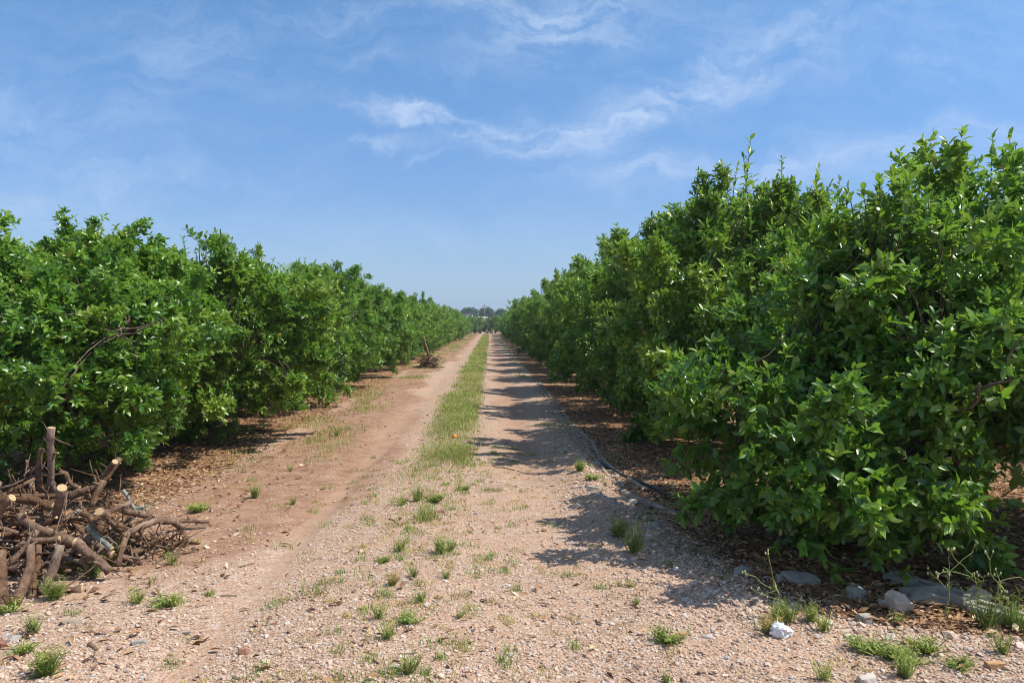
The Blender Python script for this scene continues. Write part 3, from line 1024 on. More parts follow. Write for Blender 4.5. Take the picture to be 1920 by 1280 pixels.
# ------------------------------------------------------------------ single weeds
def weed_mesh(name, seed, h, spread, stems, leaf, tn, narrow=.16):
    g = np.random.default_rng(seed)
    P, D, N, L, W, Tn = [], [], [], [], [], []
    for s in range(stems):
        an = g.uniform(0, 6.283)
        out = np.array([math.cos(an), math.sin(an), 0]) * spread * g.uniform(.2, 1)
        hh = h * g.uniform(.5, 1.05)
        base = out * .25 + g.normal(size=3) * [.008, .008, 0]
        k = int(g.integers(10, 18))
        for j in range(k):
            t = (j + .5) / k
            p = base + out * t * t + np.array([0, 0, hh * t])
            az = g.uniform(0, 6.283)
            d = np.array([math.cos(az), math.sin(az), g.uniform(.2, 1.1)])
            P.append(p)
            D.append(d)
            N.append((g.normal() * .4, g.normal() * .4, 1))
            l = leaf * g.uniform(.6, 1.3) * (1.1 - .5 * t)
            L.append(l)
            W.append(l * narrow * g.uniform(.8, 1.4))
            Tn.append(np.clip(tn + g.normal() * .1 + .12 * t, 0, 1))
        # the stem itself, a slim blade
        P.append(base)
        D.append(out + [0, 0, hh])
        N.append((g.normal(), g.normal(), .1))
        L.append(math.hypot(hh, np.linalg.norm(out)) * .9)
        W.append(.006)
        Tn.append(np.clip(tn + .1, 0, 1))
    V, T, tt = leaf_arrays(np.array(P), np.array(D), np.array(N), np.array(L), np.array(W), np.array(Tn), False, .12)
    return mesh_tris(name, V, T, M_WEED, tt)


WEEDS = {'feathery': weed_mesh('feathery_weed', 1, .17, .10, 26, .030, .50, .22),
         'feathery2': weed_mesh('feathery_weed', 2, .14, .10, 18, .028, .52, .22),
         'grassy': weed_mesh('grassy_weed', 3, .13, .08, 22, .06, .45, .09),
         'low': weed_mesh('low_weed', 4, .07, .11, 30, .028, .48, .3),
         'dry': weed_mesh('dry_weed', 5, .12, .07, 26, .04, .86, .12),
         'hanging': weed_mesh('hanging_weed', 6, .26, .15, 30, .06, .46, .08)}


def weed(kind, px, py, sc, label, group='single weeds on the gravel', rot=None):
    p = at(px, py)
    o = link('weed', WEEDS[kind], None, (p.x, p.y, gz(p.x, p.y)), (0, 0, random.uniform(0, 6.28) if rot is None else rot), (sc, sc, sc))
    return tag(o, label, 'weed', group)


for args in [
    ('feathery', 215, 1062, 1.15, 'tall feathery green weed against the right foot of the branch pile'),
    ('feathery', 178, 1088, 1.05, 'bushy feathery weed under the thick sloping branch of the pile'),
    ('feathery2', 238, 1046, 1.0, 'feathery weed leaning out past the pile beside the taller one'),
    ('grassy', 103, 1130, 1.0, 'grassy tuft by the cut branch lying flat before the pile'),
    ('feathery2', 118, 1085, .9, 'weed growing up between the upright branches of the pile'),
    ('low', 12, 1152, 1.0, 'low green weed below the thickest branch at the left edge'),
    ('feathery', 64, 1194, .75, 'small upright conical weed on pale stones at the lower left'),
    ('grassy', 88, 1268, 1.1, 'grassy weed low in the bottom left corner'),
    ('low', 45, 1228, .8, 'greyish flat weed above the grassy one in the bottom left corner'),
    ('feathery2', 258, 1138, .8, 'spindly weed right of the lying cut branch on bare soil'),
    ('low', 312, 1142, 1.1, 'bright low weed leaning right on the reddish soil'),
    ('feathery2', 284, 1098, .45, 'tiny dark green weed above the bright low one on red soil'),
    ('feathery2', 322, 1062, .75, 'thin pale weed on red soil right of the branch pile'),
    ('low', 372, 966, 1.3, 'yellowish flat weed behind the long thin branch sticking out of the pile'),
    ('feathery', 480, 938, .95, 'upright pale green weed in front of the shade under the left trees'),
    ('feathery2', 550, 950, .65, 'small weed between the upright pale one and the wheel track'),
    ('feathery2', 545, 885, .6, 'small weed at the edge of the shade under the left trees'),
    ('feathery2', 632, 818, .9, 'weed at the left edge of the track near the second left tree'),
    ('feathery', 782, 948, 1.0, 'large green weed at the near end of the grassy strip'),
    ('feathery2', 755, 955, .8, 'weed left of the large one where the grassy strip starts'),
    ('low', 815, 950, 1.3, 'spreading yellow-green weed in the middle of the track'),
    ('low', 870, 925, .9, 'flat dark weed right of the grassy strip start'),
    ('feathery', 825, 1050, .95, 'broad clump of fine weed in the middle of the near track'),
    ('feathery2', 845, 1042, .8, 'weed joined to the right side of the broad middle clump'),
    ('feathery2', 750, 1045, .8, 'round weed left of the broad clump on the near track'),
    ('low', 718, 1065, .7, 'low weed left of the round one on the near track'),
    ('feathery2', 775, 1098, .7, 'pair of thin upright weeds in the pink gravel'),
    ('dry', 735, 1112, .7, 'half-dry weed below the thin upright pair'),
    ('feathery2', 790, 1142, .6, 'small dense weed in mid gravel below the thin pair'),
    ('feathery2', 838, 1096, .5, 'tiny dark weed right of the thin upright pair'),
    ('feathery2', 712, 1172, .7, 'lone spindly weed stalk low on the left of the middle gravel'),
    ('low', 762, 1180, .9, 'grey-green weed low in the middle gravel'),
    ('feathery2', 728, 1208, .75, 'small weed just below the lone spindly stalk'),
    ('feathery2', 862, 1168, .45, 'tiny single weed right of the grey-green one'),
    ('feathery2', 768, 1276, .8, 'weed cut by the bottom edge below the middle gravel'),
    ('feathery2', 1193, 1135, .45, 'tiny weed in gravel just outside the shade of the right tree'),
    ('hanging', 1186, 1042, .9, 'tall drooping grassy weed in the shade on the right verge'),
    ('grassy', 1160, 1010, 1.2, 'grassy weed behind the drooping one on the shaded verge'),
    ('grassy', 1088, 895, 1.0, 'upright dark weed on the bank beside the hollow blocks'),
    ('low', 1112, 915, 1.0, 'low weed between the dark upright one and the hollow blocks'),
    ('low', 1250, 1206, 1.1, 'dark flat weed next to the orange shard on the gravel'),
    ('hanging', 1478, 1168, .55, 'leaning weed just above the white plastic scrap'),
    ('dry', 1440, 1188, 1.0, 'straw-coloured dry weed left of the white plastic scrap'),
    ('grassy', 1455, 1166, .8, 'yellow-green weed behind the straw-coloured one'),
    ('feathery', 1522, 1168, .8, 'fine weed right of the white plastic scrap'),
    ('feathery2', 1545, 1185, .8, 'sparse weed with pale heads beside the fine one'),
    ('low', 1622, 1222, 1.1, 'flat yellow-green weed on gravel left of the lower weed patch'),
    ('low', 1668, 1232, 1.2, 'spreading bright weed in the middle of the lower right patch'),
    ('low', 1735, 1222, 1.2, 'round bright weed at the top of the lower right patch'),
    ('low', 1700, 1242, 1.0, 'weed linking the bright clumps of the lower right patch'),
    ('feathery', 1700, 1272, .8, 'taller weed at the bottom edge below the right patch'),
    ('low', 1795, 1252, .9, 'pale weed right of the lower patch on shaded gravel'),
    ('feathery2', 1880, 1228, .9, 'bushy pale weed near the ochre stone at the right edge'),
    ('hanging', 1848, 1178, .8, 'dense green weed at the foot of the tall flower stalks'),
    ('hanging', 1905, 1180, .8, 'green weed at the right edge beside the concrete edging'),
    ('feathery2', 1546, 1276, .8, 'arching weed on bare gravel at the bottom edge right of centre'),
    ('feathery2', 1682, 1172, .6, 'small weed below the beige stone in the leaf litter'),
    ('feathery2', 1250, 1276, .5, 'small weed at the bottom edge right of the middle'),
]:
    weed(*args)


def stalk(px, py, h, seed, lean, label):
    """tall thin weed with forked tips and small buds"""
    g = np.random.default_rng(seed)
    p = at(px, py)
    e = link('flower_stalk', None, None, (p.x, p.y, gz(p.x, p.y)))
    e.empty_display_size = .05
    tag(e, label, 'weed', 'tall weeds gone to seed at the right edge')
    tb = Tubes()
    top = np.array([lean[0], lean[1], h])
    main = wander((0, 0, -.01), top * [.4, .4, .62], 7, .05, g)
    tb.add(main, np.linspace(.0045, .003, 7), 5, False)
    P, D = [], []
    for i in range(4):
        st = main[-1 - i % 3]
        tgt = top + g.normal(size=3) * [.10, .05, .05] - [0, 0, .06 * i]
        br = wander(st, tgt, 6, .12, g)
        tb.add(br, np.linspace(.0028, .0016, 6), 4, False)
        for j in range(3):
            q = br[-1] + g.normal(size=3) * [.015, .01, .006]
            tb.add([br[-2], q], [.0013, .001], 3, False)
            bd = Tubes()
            bd.add([(0, 0, -.003), (0, 0, .002), (0, 0, .009), (0, 0, .013)], [.002, .005, .0045, .001], 6)
            link('bud', bd.mesh('bud', M_BUD), e, tuple(q))
        P.append(st)
        D.append(tgt - st + g.normal(size=3) * .05)
    link('stem', tb.mesh('stem', M_STALK), e)
    n = 10
    PP = np.array([main[g.integers(1, 7)] for _ in range(n)])
    V, T, tt = leaf_arrays(PP, g.normal(size=(n, 3)) + [0, 0, .3], np.tile([0.1, 0, 1.0], (n, 1)), g.uniform(.025, .06, n), g.uniform(.008, .014, n), g.uniform(.4, .6, n), False)
    link('foliage', mesh_tris('stalk_leaves', V, T, M_WEED, tt), e)


M_STALK = plain('weed_stalk', (.20, .22, .08), .7, .2)
M_BUD = plain('seed_bud', (.46, .44, .22), .7, .2)
stalk(1777, 1166, .44, 3, (.03, .02, 0), 'tall weed stalk with forked tip in front of the tree trunk')
stalk(1866, 1180, .40, 4, (.06, .05, 0), 'twisted weed stalk with seed heads near the right edge')
stalk(1840, 1150, .34, 6, (-.08, .03, 0), 'thin reddish weed stalk between the two taller ones')
stalk(1905, 1175, .30, 8, (.05, .02, 0), 'short weed stalk cut off by the right edge')
stalk(1478, 1165, .26, 9, (-.14, .05, 0), 'long weed stalk leaning left above the white plastic scrap')


# ------------------------------------------------------------------ stones
def rock_mesh(name, seed, dims, mat, angular=.5, flat=.0):
    """broken block: a box cut by random planes, edges slightly worn"""
    import bmesh
    g = np.random.default_rng(seed)
    bm = bmesh.new()
    bmesh.ops.create_cube(bm, size=1)
    if angular < .3:
        bm.free()
        bm = bmesh.new()
        bmesh.ops.create_icosphere(bm, subdivisions=3, radius=.5)
    for _ in range(int(5 * angular) + 2):
        nrm = Vector(g.normal(size=3)).normalized()
        r = bmesh.ops.bisect_plane(bm, geom=bm.verts[:] + bm.edges[:] + bm.faces[:], plane_co=nrm * g.uniform(.36, .5), plane_no=nrm, clear_outer=True)
        ed = [e for e in r['geom_cut'] if isinstance(e, bmesh.types.BMEdge)]
        if ed:
            try:
                bmesh.ops.edgeloop_fill(bm, edges=ed)
            except Exception:
                pass
    bmesh.ops.scale(bm, vec=dims, verts=bm.verts)
    bmesh.ops.bevel(bm, geom=bm.edges[:], offset=min(dims) * .05, segments=2, affect='EDGES', profile=.6)
    bmesh.ops.triangulate(bm, faces=bm.faces[:])
    bmesh.ops.subdivide_edges(bm, edges=[e for e in bm.edges if e.calc_length() > min(dims) * .25], cuts=2, use_grid_fill=True)
    for v in bm.verts:
        q = np.array(v.co)[None] / min(dims)
        v.co += Vector(g.normal(size=3)) * min(dims) * .012 + v.normal * float(wave_noise(q, seed, 3.0, 2)[0]) * min(dims) * .05
    me = bpy.data.meshes.new(name)
    bm.to_mesh(me)
    bm.free()
    me.materials.append(mat)
    return me


def rock(name, px, py, dims, mat, seed, label, cat, group, angular=.8, rot=(0, 0, 0), sink=.3):
    p = at(px, py)
    sink += .08
    dims = tuple(v * .92 for v in dims)
    me = rock_mesh(name, seed, dims, mat, angular)
    o = link(name, me, None, (p.x, p.y, gz(p.x, p.y) + dims[2] * (.5 - sink)), rot)
    return tag(o, label, cat, group)


GS = 'broken stones along the right verge'
rock('concrete_lump', 1500, 1095, (.20, .16, .09), M_CONC, 1, 'flat grey concrete lump in leaf litter under the low leaves', 'stone', GS, .8, (.1, .05, .3))
rock('concrete_lump', 1468, 1090, (.08, .07, .05), M_CONC, 2, 'small grey lump touching the flat one under the low leaves', 'stone', GS, .5)
rock('concrete_lump', 1607, 1118, (.15, .13, .12), M_CONC, 3, 'bluish grey broken block with a dark side left of the beige stone', 'stone', GS, 1, (.2, .1, .5))
rock('beige_stone', 1684, 1142, (.14, .11, .17), M_CONC_BEIGE, 14, 'upright beige stone below the lowest hanging leaves', 'stone', GS, 1, (.15, -.2, .3), .22)
rock('beige_stone', 1658, 1134, (.09, .08, .06), M_CONC_BEIGE, 5, 'small low stone leaning on the upright beige one', 'stone', GS, .8, (0, .2, .6))
rock('concrete_slab', 1738, 1122, (.30, .20, .12), M_CONC, 6, 'long grey pitted slab lying against the concrete edging', 'stone', GS, .8, (.18, .05, -.25))
rock('concrete_lump', 1828, 1132, (.17, .11, .20), M_CONC, 17, 'pointed triangular grey chunk standing against the concrete edging', 'stone', GS, 1, (.1, .5, .2), .35)
rock('pale_stone', 1845, 1152, (.14, .11, .08), M_PALE, 8, 'low pale stone just in front of the triangular chunk', 'stone', GS, .6, (0, .1, .3))
rock('concrete_lump', 1621, 1166, (.09, .08, .07), M_CONC, 9, 'rounded grey stone half buried in litter below the blocks', 'stone', GS, .6, (0, .1, .3))
rock('concrete_lump', 1394, 1080, (.10, .09, .08), M_CONC, 10, 'grey angular stone in litter below the bright green sprig', 'stone', GS, .9, (.1, .2, .7))
rock('concrete_lump', 1228, 990, (.09, .08, .07), M_CONC, 11, 'grey angular stone on the bank below the log', 'stone', GS, .9, (.2, .1, .2))
rock('round_stone', 1187, 949, (.11, .10, .08), M_PALE, 12, 'smooth round pinkish stone at the near end of the hollow blocks', 'stone', GS, .1)
rock('round_stone', 1170, 945, (.10, .08, .07), M_PALE, 13, 'rough pale stone left of the smooth round one', 'stone', GS, .4)
rock('round_stone', 1112, 932, (.12, .10, .07), M_PALE, 15, 'broad pale stone on the bank left of the hollow blocks', 'stone', GS, .4)
rock('pale_stone', 1327, 1196, (.075, .05, .035), M_PALE, 16, 'oblong white stone on sunlit gravel beside the orange shard', 'stone', GS, .1, (0, 0, -.4))
rock('pale_stone', 1303, 1199, (.035, .03, .025), M_PALE, 18, 'small round white stone between the shard and the oblong one', 'stone', GS, .1)
rock('pale_stone', 1625, 1278, (.09, .07, .06), M_PALE, 19, 'pale stone cut off by the bottom edge of the gravel', 'stone', GS, .4)
rock('ochre_stone', 1862, 1250, (.09, .07, .05), M_OCHRE, 20, 'ochre stone on the gravel near the lower right corner', 'stone', GS, .6)
rock('pottery_shard', 1284, 1190, (.06, .025, .014), M_TERRA, 21, 'bright orange pottery shard on the gravel', 'shard', None, .8, (0, .1, .1), .1)
GL_ = 'loose stones left of the track'
rock('red_stone', 458, 1224, (.055, .045, .04), M_RUST, 22, 'dark red-brown stone alone on the gravel at the left', 'stone', GL_, .4, (0, 0, .4), .15)
rock('flat_stone', 136, 1174, (.12, .07, .03), M_WOODOLD, 23, 'flat grey-brown slab on soil below the branch pile', 'stone', GL_, .7, (.05, .2, .2), .2)
rock('grey_stone', 26, 1206, (.06, .05, .045), M_CONC, 24, 'grey stone near the left edge below the flat slab', 'stone', GL_, .5)
rock('grey_stone', 262, 1210, (.08, .04, .035), M_CONC, 25, 'long grey stone lying on the gravel below the bright low weed', 'stone', GL_, .7, (0, 0, .5))
rock('red_stone', 2, 1218, (.06, .05, .05), M_RUST, 26, 'rust-red stone cut off by the left edge', 'stone', GL_, .4)
rock('grey_stone', 350, 1188, (.05, .035, .03), M_CONC, 27, 'small bluish stone between the lone red one and the weeds', 'stone', GL_, .7)
rock('brick_piece', 512, 858, (.13, .09, .04), M_RUST, 28, 'pinkish brick piece in the shade at the edge of the left trees', 'brick', None, .7, (0, 0, .4))
rock('grey_slab', 402, 770, (.42, .22, .24), M_CONC, 29, 'pale grey block seen through leaves under the left trees', 'block', None, .9, (.2, .3, .5))
rock('dark_stone', 786, 902 + 30, (.035, .03, .025), M_RUST, 30, 'small dark stone left of the grassy strip start', 'stone', GL_, .5)
rock('dark_stone', 700, 912, (.05, .04, .035), M_RUST, 31, 'dark round stone on the smooth red wheel track', 'stone', GL_, .4)
rock('dark_stone', 827, 970, (.06, .05, .04), M_RUST, 32, 'dark stone beside the large weed in the middle of the track', 'stone', GL_, .6)
rock('dark_stone', 757, 994, (.05, .05, .035), M_RUST, 33, 'dark stone with a leaning twig in the middle of the track', 'stone', GL_, .6)


# ------------------------------------------------------------------ white plastic, orange, sticks, hose
def scrap():
    import bmesh
    g = np.random.default_rng(40)
    bm = bmesh.new()
    bmesh.ops.create_icosphere(bm, subdivisions=4, radius=1)
    for v in bm.verts:
        q = np.array(v.co)[None]
        k = 1 + .32 * abs(float(wave_noise(q, 41, 2.6, 3)[0])) - .28 * abs(float(wave_noise(q, 42, 4.5, 2)[0]))
        v.co = Vector((v.co.x * k * .062, v.co.y * k * .045, v.co.z * k * .036 * (1.3 if v.co.x < 0 else .8)))
    me = bpy.data.meshes.new('plastic_scrap')
    bm.to_mesh(me)
    bm.free()
    me.materials.append(M_PLASTIC)
    p = at(1465, 1194)
    tag(link('plastic_scrap', me, None, (p.x, p.y, gz(p.x, p.y) + .03), (0, .15, .2)), 'crumpled white plastic scrap on the gravel', 'litter')


scrap()


def fallen_orange():
    import bmesh
    bm = bmesh.new()
    bmesh.ops.create_uvsphere(bm, u_segments=20, v_segments=14, radius=.035)
    for v in bm.verts:
        v.co.z *= .92
        v.co.z -= .006 * math.exp(-(v.co.x ** 2 + v.co.y ** 2) / .0001) * (1 if v.co.z > 0 else 0)
    me = bpy.data.meshes.new('fallen_orange')
    bm.to_mesh(me)
    bm.free()
    me.polygons.foreach_set('use_smooth', [True] * len(me.polygons))
    me.materials.append(M_ORANGE)
    p = at(852, 824)
    tag(link('fallen_orange', me, None, (p.x, p.y, gz(p.x, p.y) + .03)), 'fallen orange lying in the grassy strip', 'fruit')


fallen_orange()


def ground_stick(name, pts, r0, r1, mat, label, cat='stick', group=None, lift=0.0, k=9, amp=.05, seed=1, sides=8):
    g = np.random.default_rng(seed)
    ps = [at(*q) for q in pts]
    path = []
    for a, b in zip(ps[:-1], ps[1:]):
        w = wander(a, b, k, amp, g)
        path += list(w if not path else w[1:])
    path = np.array(path)
    rr = np.linspace(r0, r1, len(path))
    path[:, 2] = height(path[:, 0], path[:, 1]) + rr * .75 + lift
    c = path[0].copy()
    tb = Tubes()
    tb.add(path - c, rr, sides)
    return tag(link(name, tb.mesh(name, [mat, M_CUT if mat in (M_BARK, M_TWIG) else mat]), None, c), label, cat, group)


GT = 'twigs lying on the ground'
ground_stick('log', [(1165, 930), (1215, 948), (1275, 972)], .042, .036, M_TRUNKLOG, 'weathered log lying from the hollow blocks towards the near right tree', 'log', amp=.05, seed=3, sides=12, lift=-.022)
ground_stick('hose', [(1128, 880), (1165, 898), (1205, 915), (1262, 944)], .016, .016, M_HOSE, 'black irrigation hose running under the near right tree', 'hose', amp=.02, seed=4, lift=.03)
ground_stick('plank', [(1178, 905), (1212, 924)], .03, .026, M_WOODOLD, 'short grey wood piece between the hose and the log', 'stick', amp=.02, seed=5)
ground_stick('stick', [(1185, 1062), (1246, 1063)], .010, .008, M_WOODOLD, 'pale straight stick on shaded gravel below the drooping weed', 'stick', GT, amp=.02, seed=6)
ground_stick('stick', [(925, 876), (960, 880), (992, 886)], .012, .006, M_TWIG, 'brown twig lying across the right wheel track', 'stick', GT, amp=.12, seed=7)
ground_stick('stick', [(262, 1020), (330, 1000), (425, 982)], .012, .006, M_TWIG, 'thin dark twig pointing right from the branch pile', 'stick', GT, amp=.06, seed=8)
ground_stick('stick', [(448, 1068), (478, 1058)], .008, .005, M_TWIG, 'short twig on the gravel right of the branch pile', 'stick', GT, amp=.08, seed=9)
ground_stick('stick', [(730, 982), (748, 996)], .009, .006, M_TWIG, 'bent twig by the dark stone in the middle of the track', 'stick', GT, amp=.1, seed=10)
ground_stick('stick', [(750, 1238), (786, 1232)], .006, .004, M_TWIG, 'dark thin twig low on the middle gravel', 'stick', GT, amp=.08, seed=11)
ground_stick('stick', [(560, 915), (590, 905), (632, 906)], .007, .004, M_TWIG, 'dark twig on the red soil left of the wheel track', 'stick', GT, amp=.1, seed=12)
ground_stick('stick', [(168, 1213), (186, 1225)], .013, .010, M_TWIG, 'stubby brown stick on the gravel at lower left', 'stick', GT, amp=.05, seed=13)
ground_stick('stick', [(415, 1118), (445, 1114)], .009, .007, M_TWIG, 'short grey twig on the gravel beside the smooth track', 'stick', GT, amp=.05, seed=14)


# ------------------------------------------------------------------ concrete edging and hollow blocks
def hollow_block(L=.49, W=.19, H=.16, holes=2):
    """block with pockets open at the top, built as one closed shell"""
    import bmesh
    bm = bmesh.new()
    wall = .03
    xs = [0, wall, W - wall, W]
    ys = [0]
    cell = (L - wall * (holes + 1)) / holes
    for i in range(holes):
        ys += [ys[-1] + wall, ys[-1] + wall + cell]
    ys.append(L)
    top = [[bm.verts.new((x - W / 2, y_ - L / 2, H)) for x in xs] for y_ in ys]
    for j in range(len(ys) - 1):
        for i in range(3):
            q = [top[j][i], top[j][i + 1], top[j + 1][i + 1], top[j + 1][i]]
            if i == 1 and j % 2 == 1:
                lo = [bm.verts.new((v.co.x, v.co.y, H - .10)) for v in q]
                for a in range(4):
                    b = (a + 1) % 4
                    bm.faces.new((q[a], q[b], lo[b], lo[a]))
                bm.faces.new(lo)
            else:
                bm.faces.new(q)
    ring = [top[0][i] for i in range(4)] + [top[j][3] for j in range(1, len(ys))] + [top[-1][i] for i in (2, 1, 0)] + [top[j][0] for j in range(len(ys) - 2, 0, -1)]
    low = [bm.verts.new((v.co.x, v.co.y, 0)) for v in ring]
    for a in range(len(ring)):
        b = (a + 1) % len(ring)
        bm.faces.new((low[a], low[b], ring[b], ring[a]))
    bm.faces.new(low[::-1])
    bmesh.ops.recalc_face_normals(bm, faces=bm.faces[:])
    me = bpy.data.meshes.new('hollow_block')
    bm.to_mesh(me)
    bm.free()
    me.materials.append(M_CONC)
    return me


M_BLOCK = rock_material('dirty_block', (.25, .20, .15), (.40, .335, .265), (.17, .11, .07), scale=9)


def build_edging():
    me = hollow_block(W=.13)
    me.materials[0] = M_BLOCK
    g = np.random.default_rng(60)
    y = 7.85
    i = 0
    while y < 22:
        x = 1.27 + .02 * math.sin(y * 1.3) + g.normal() * .008
        o = link('hollow_block', me, None, (x, y, gz(x, y) - .143 + g.normal() * .012), (g.normal() * .02, g.normal() * .05, g.normal() * .03))
        tag(o, 'nearest hollow concrete block, at the end of the row by the log' if i == 0 else
            'half-buried hollow concrete block set in the row along the right verge', 'block', 'hollow blocks edging the right verge')
        y += .505
        i += 1
    # long concrete edging with slots, near the right edge of the photo
    import bmesh
    a, b = at(1668, 1078, .04), at(1990, 1180, .04)
    d = (b - a)
    L = math.hypot(d.x, d.y)
    for k, (t0, t1, lab) in enumerate(((0, .52, 'slotted grey concrete edging strip behind the pitted slab'), (.53, 1, 'cracked concrete edging strip at the right edge behind the stalks'))):
        m = hollow_block(L * (t1 - t0), .10, .12, 3)
        c = a + d * ((t0 + t1) / 2)
        o = link('concrete_edging', m, None, (c.x, c.y, gz(c.x, c.y) - .055), (.02, .1, math.atan2(d.y, d.x) - math.pi / 2))
        tag(o, lab, 'edging')


build_edging()


# ------------------------------------------------------------------ piles of cut branches
def branch(pts, r0, r1, seed, label, group, mat=None, cut=None, knobs=3, name='cut_branch', k=4, spur=True):
    """one branch lying in the pile. pts: world points. cut: 'a' or 'b', the end whose pale sawn face shows."""
    g = np.random.default_rng(seed)
    path = []
    for a, b in zip(pts[:-1], pts[1:]):
        w = wander(a, b, k, .06, g)
        path += list(w if not path else w[1:])
    path = np.array(path, float)
    n = len(path)
    rr = np.linspace(r0, r1, n) * (1 + .10 * g.normal(size=n)).clip(.85, 1.2)
    c = path[0].copy()
    tb = Tubes()
    tb.add(path - c, rr, 12)
    for _ in range(2 + int(g.integers(0, 3))):
        i = int(g.integers(1, n - 1))
        d = unit(g.normal(size=3) + [0, 0, .35])
        l = g.uniform(.05, .22)
        q = path[i] - c
        e = q + d * l + g.normal(size=3) * l * .25
        e[2] = max(e[2], gz(e[0] + c[0], e[1] + c[1]) + .004 - c[2])
        tb.add([q, q + d * l * .5, e], [.0055, .004, .0022], 5)
    if spur:
        for _ in range(knobs):
            i = int(g.integers(1, n - 1))
            d = unit(g.normal(size=3) + [0, 0, .3])
            l = g.uniform(.02, .06) + rr[i]
            q = path[i] - c
            tb.add([q, q + d * l * .7, q + d * l], [rr[i] * .55, rr[i] * .36, rr[i] * .26], 6)
    for vv in tb.V:
        vv += unit(g.normal(size=vv.shape)) * min(r0, .03) * .07 * g.uniform(-1, 1, (len(vv), 1))
    o = link(name, tb.mesh('cut_branch', [mat or M_BARK, M_CUT if g.uniform() < .5 else (mat or M_BARK)]), None, c)
    tag(o, label, 'branch', group)
    if cut:
        i, j = (0, 1) if cut == 'a' else (-1, -2)
        d = unit(path[i] - path[j])
        r = rr[i]
        ref = np.array([0, 0, 1.0]) if abs(d[2]) < .9 else np.array([1.0, 0, 0])
        e1 = unit(np.cross(d, ref))
        e2 = np.cross(d, e1)
        an = np.arange(16) * 2 * math.pi / 16
        rim = r * 1.0 * (np.cos(an)[:, None] * e1 + np.sin(an)[:, None] * e2)
        V = np.concatenate([rim - d * .004, rim * .96 + d * (r * .13 + .003), [d * (r * .14 + .003)]])
        T = []
        for s in range(16):
            t = (s + 1) % 16
            T += [(s, t, 16 + t), (s, 16 + t, 16 + s), (16 + s, 16 + t, 32)]
        link('cut_face', mesh_tris('cut_face', V, T, M_CUT, smooth=False), o, tuple(path[i] - c))
    return o


def Z4(x, y):
    """photo position from the enlarged view of the pile"""
    return x / 3.555, 780 + y / 3.555


GP = 'cut branches of the big pile on the left'


def pile_branch(zp, ys, r0, r1, seed, label, **kw):
    pts = []
    for (zx, zy), yy in zip(zp, np.interp(np.linspace(0, 1, len(zp)), [0, 1], ys) if len(ys) == 2 else ys):
        px, py = Z4(zx, zy)
        p = at_y(px, py, yy)
        p.z = max(p.z, gz(p.x, p.y) + r0 * .6)
        pts.append(np.array(p))
    return branch(pts, r0 * .87, r1 * .87, seed, label, GP, **kw)


pile_branch([(368, 500), (335, 430), (345, 250), (342, 75)], (5.45, 5.35), .024, .028, 1, 'tall reddish branch standing upright out of the pile', knobs=4)
pile_branch([(350, 495), (270, 500), (262, 400), (262, 300), (278, 215)], (5.45, 5.4), .020, .019, 2, 'shorter bent branch standing left of the tall reddish one')
pile_branch([(385, 800), (385, 690), (398, 590), (412, 480)], (5.3, 5.05), .036, .034, 3, 'thick sawn stub with a round pale top in the middle of the pile', cut='b', knobs=1)
pile_branch([(640, 440), (700, 380), (765, 305)], (5.6, 5.45), .020, .024, 4, 'dark branch slanting up right to a pale sawn end', cut='b', knobs=1)
pile_branch([(800, 280), (720, 400), (650, 470), (560, 500), (460, 540)], (5.55, 5.45), .022, .030, 5, 'forked grey branch running behind the pale slanting cut end')
pile_branch([(690, 430), (640, 520), (610, 600)], (5.4, 5.3), .026, .022, 41, 'short thick fork hanging from the grey forked branch')
pile_branch([(470, 535), (330, 535), (180, 530), (0, 545)], (5.45, 5.3), .020, .018, 6, 'straight horizontal branch along the back of the pile')
pile_branch([(350, 600), (230, 560), (100, 548), (-40, 560)], (5.15, 5.1), .032, .026, 7, 'smooth pale brown branch curving left below the straight one')
pile_branch([(78, 545), (20, 590), (-30, 700)], (4.95, 5.0), .030, .026, 8, 'branch at the left edge ending in a pale sawn oval', cut='a', knobs=0)
pile_branch([(662, 635), (700, 665), (800, 760)], (5.0, 5.35), .028, .026, 9, 'branch whose round pale sawn end faces the camera', cut='a', knobs=0)
pile_branch([(690, 660), (790, 605), (850, 585), (880, 555)], (5.15, 5.35), .022, .016, 10, 'branch rising right from behind the round sawn end')
pile_branch([(800, 615), (930, 655), (1050, 690), (1200, 700), (1395, 702)], (5.3, 5.75, 5.95, 6.1, 6.2), .026, .016, 11, 'long branch reaching far out to the right of the pile')
pile_branch([(850, 775), (950, 730), (1060, 690), (1150, 700), (1210, 750)], (5.3, 5.8), .026, .024, 12, 'arched branch crossing the long one at the right of the pile')
pile_branch([(850, 775), (820, 860), (785, 1000)], (5.3, 5.15), .024, .020, 13, 'branch dropping from the arched one to the ground')
pile_branch([(130, 655), (240, 750), (350, 785), (500, 840)], (5.0, 4.95), .030, .034, 14, 'thick knobbly branch sloping down through the front of the pile', knobs=5)
pile_branch([(500, 830), (600, 920), (680, 980), (730, 1035)], (4.98, 4.95), .034, .030, 15, 'thick straight branch running down to the feathery weeds')
pile_branch([(550, 800), (650, 860), (745, 920)], (5.15, 5.15), .028, .026, 16, 'smooth branch parallel above the thick straight one', cut='b')
pile_branch([(590, 735), (650, 800), (745, 885)], (5.1, 5.05), .026, .022, 17, 'grey lichen-covered branch with a pale broken end', mat=M_BARK_GREY, cut='b', knobs=4)
pile_branch([(210, 825), (300, 826), (395, 815)], (4.85, 4.9), .020, .019, 18, 'short level stick in the front of the pile', cut='b', knobs=1)
pile_branch([(205, 860), (205, 1000), (150, 1150), (90, 1270)], (4.8, 4.5), .028, .036, 19, 'thick curved branch propped in front of the pile', knobs=1)
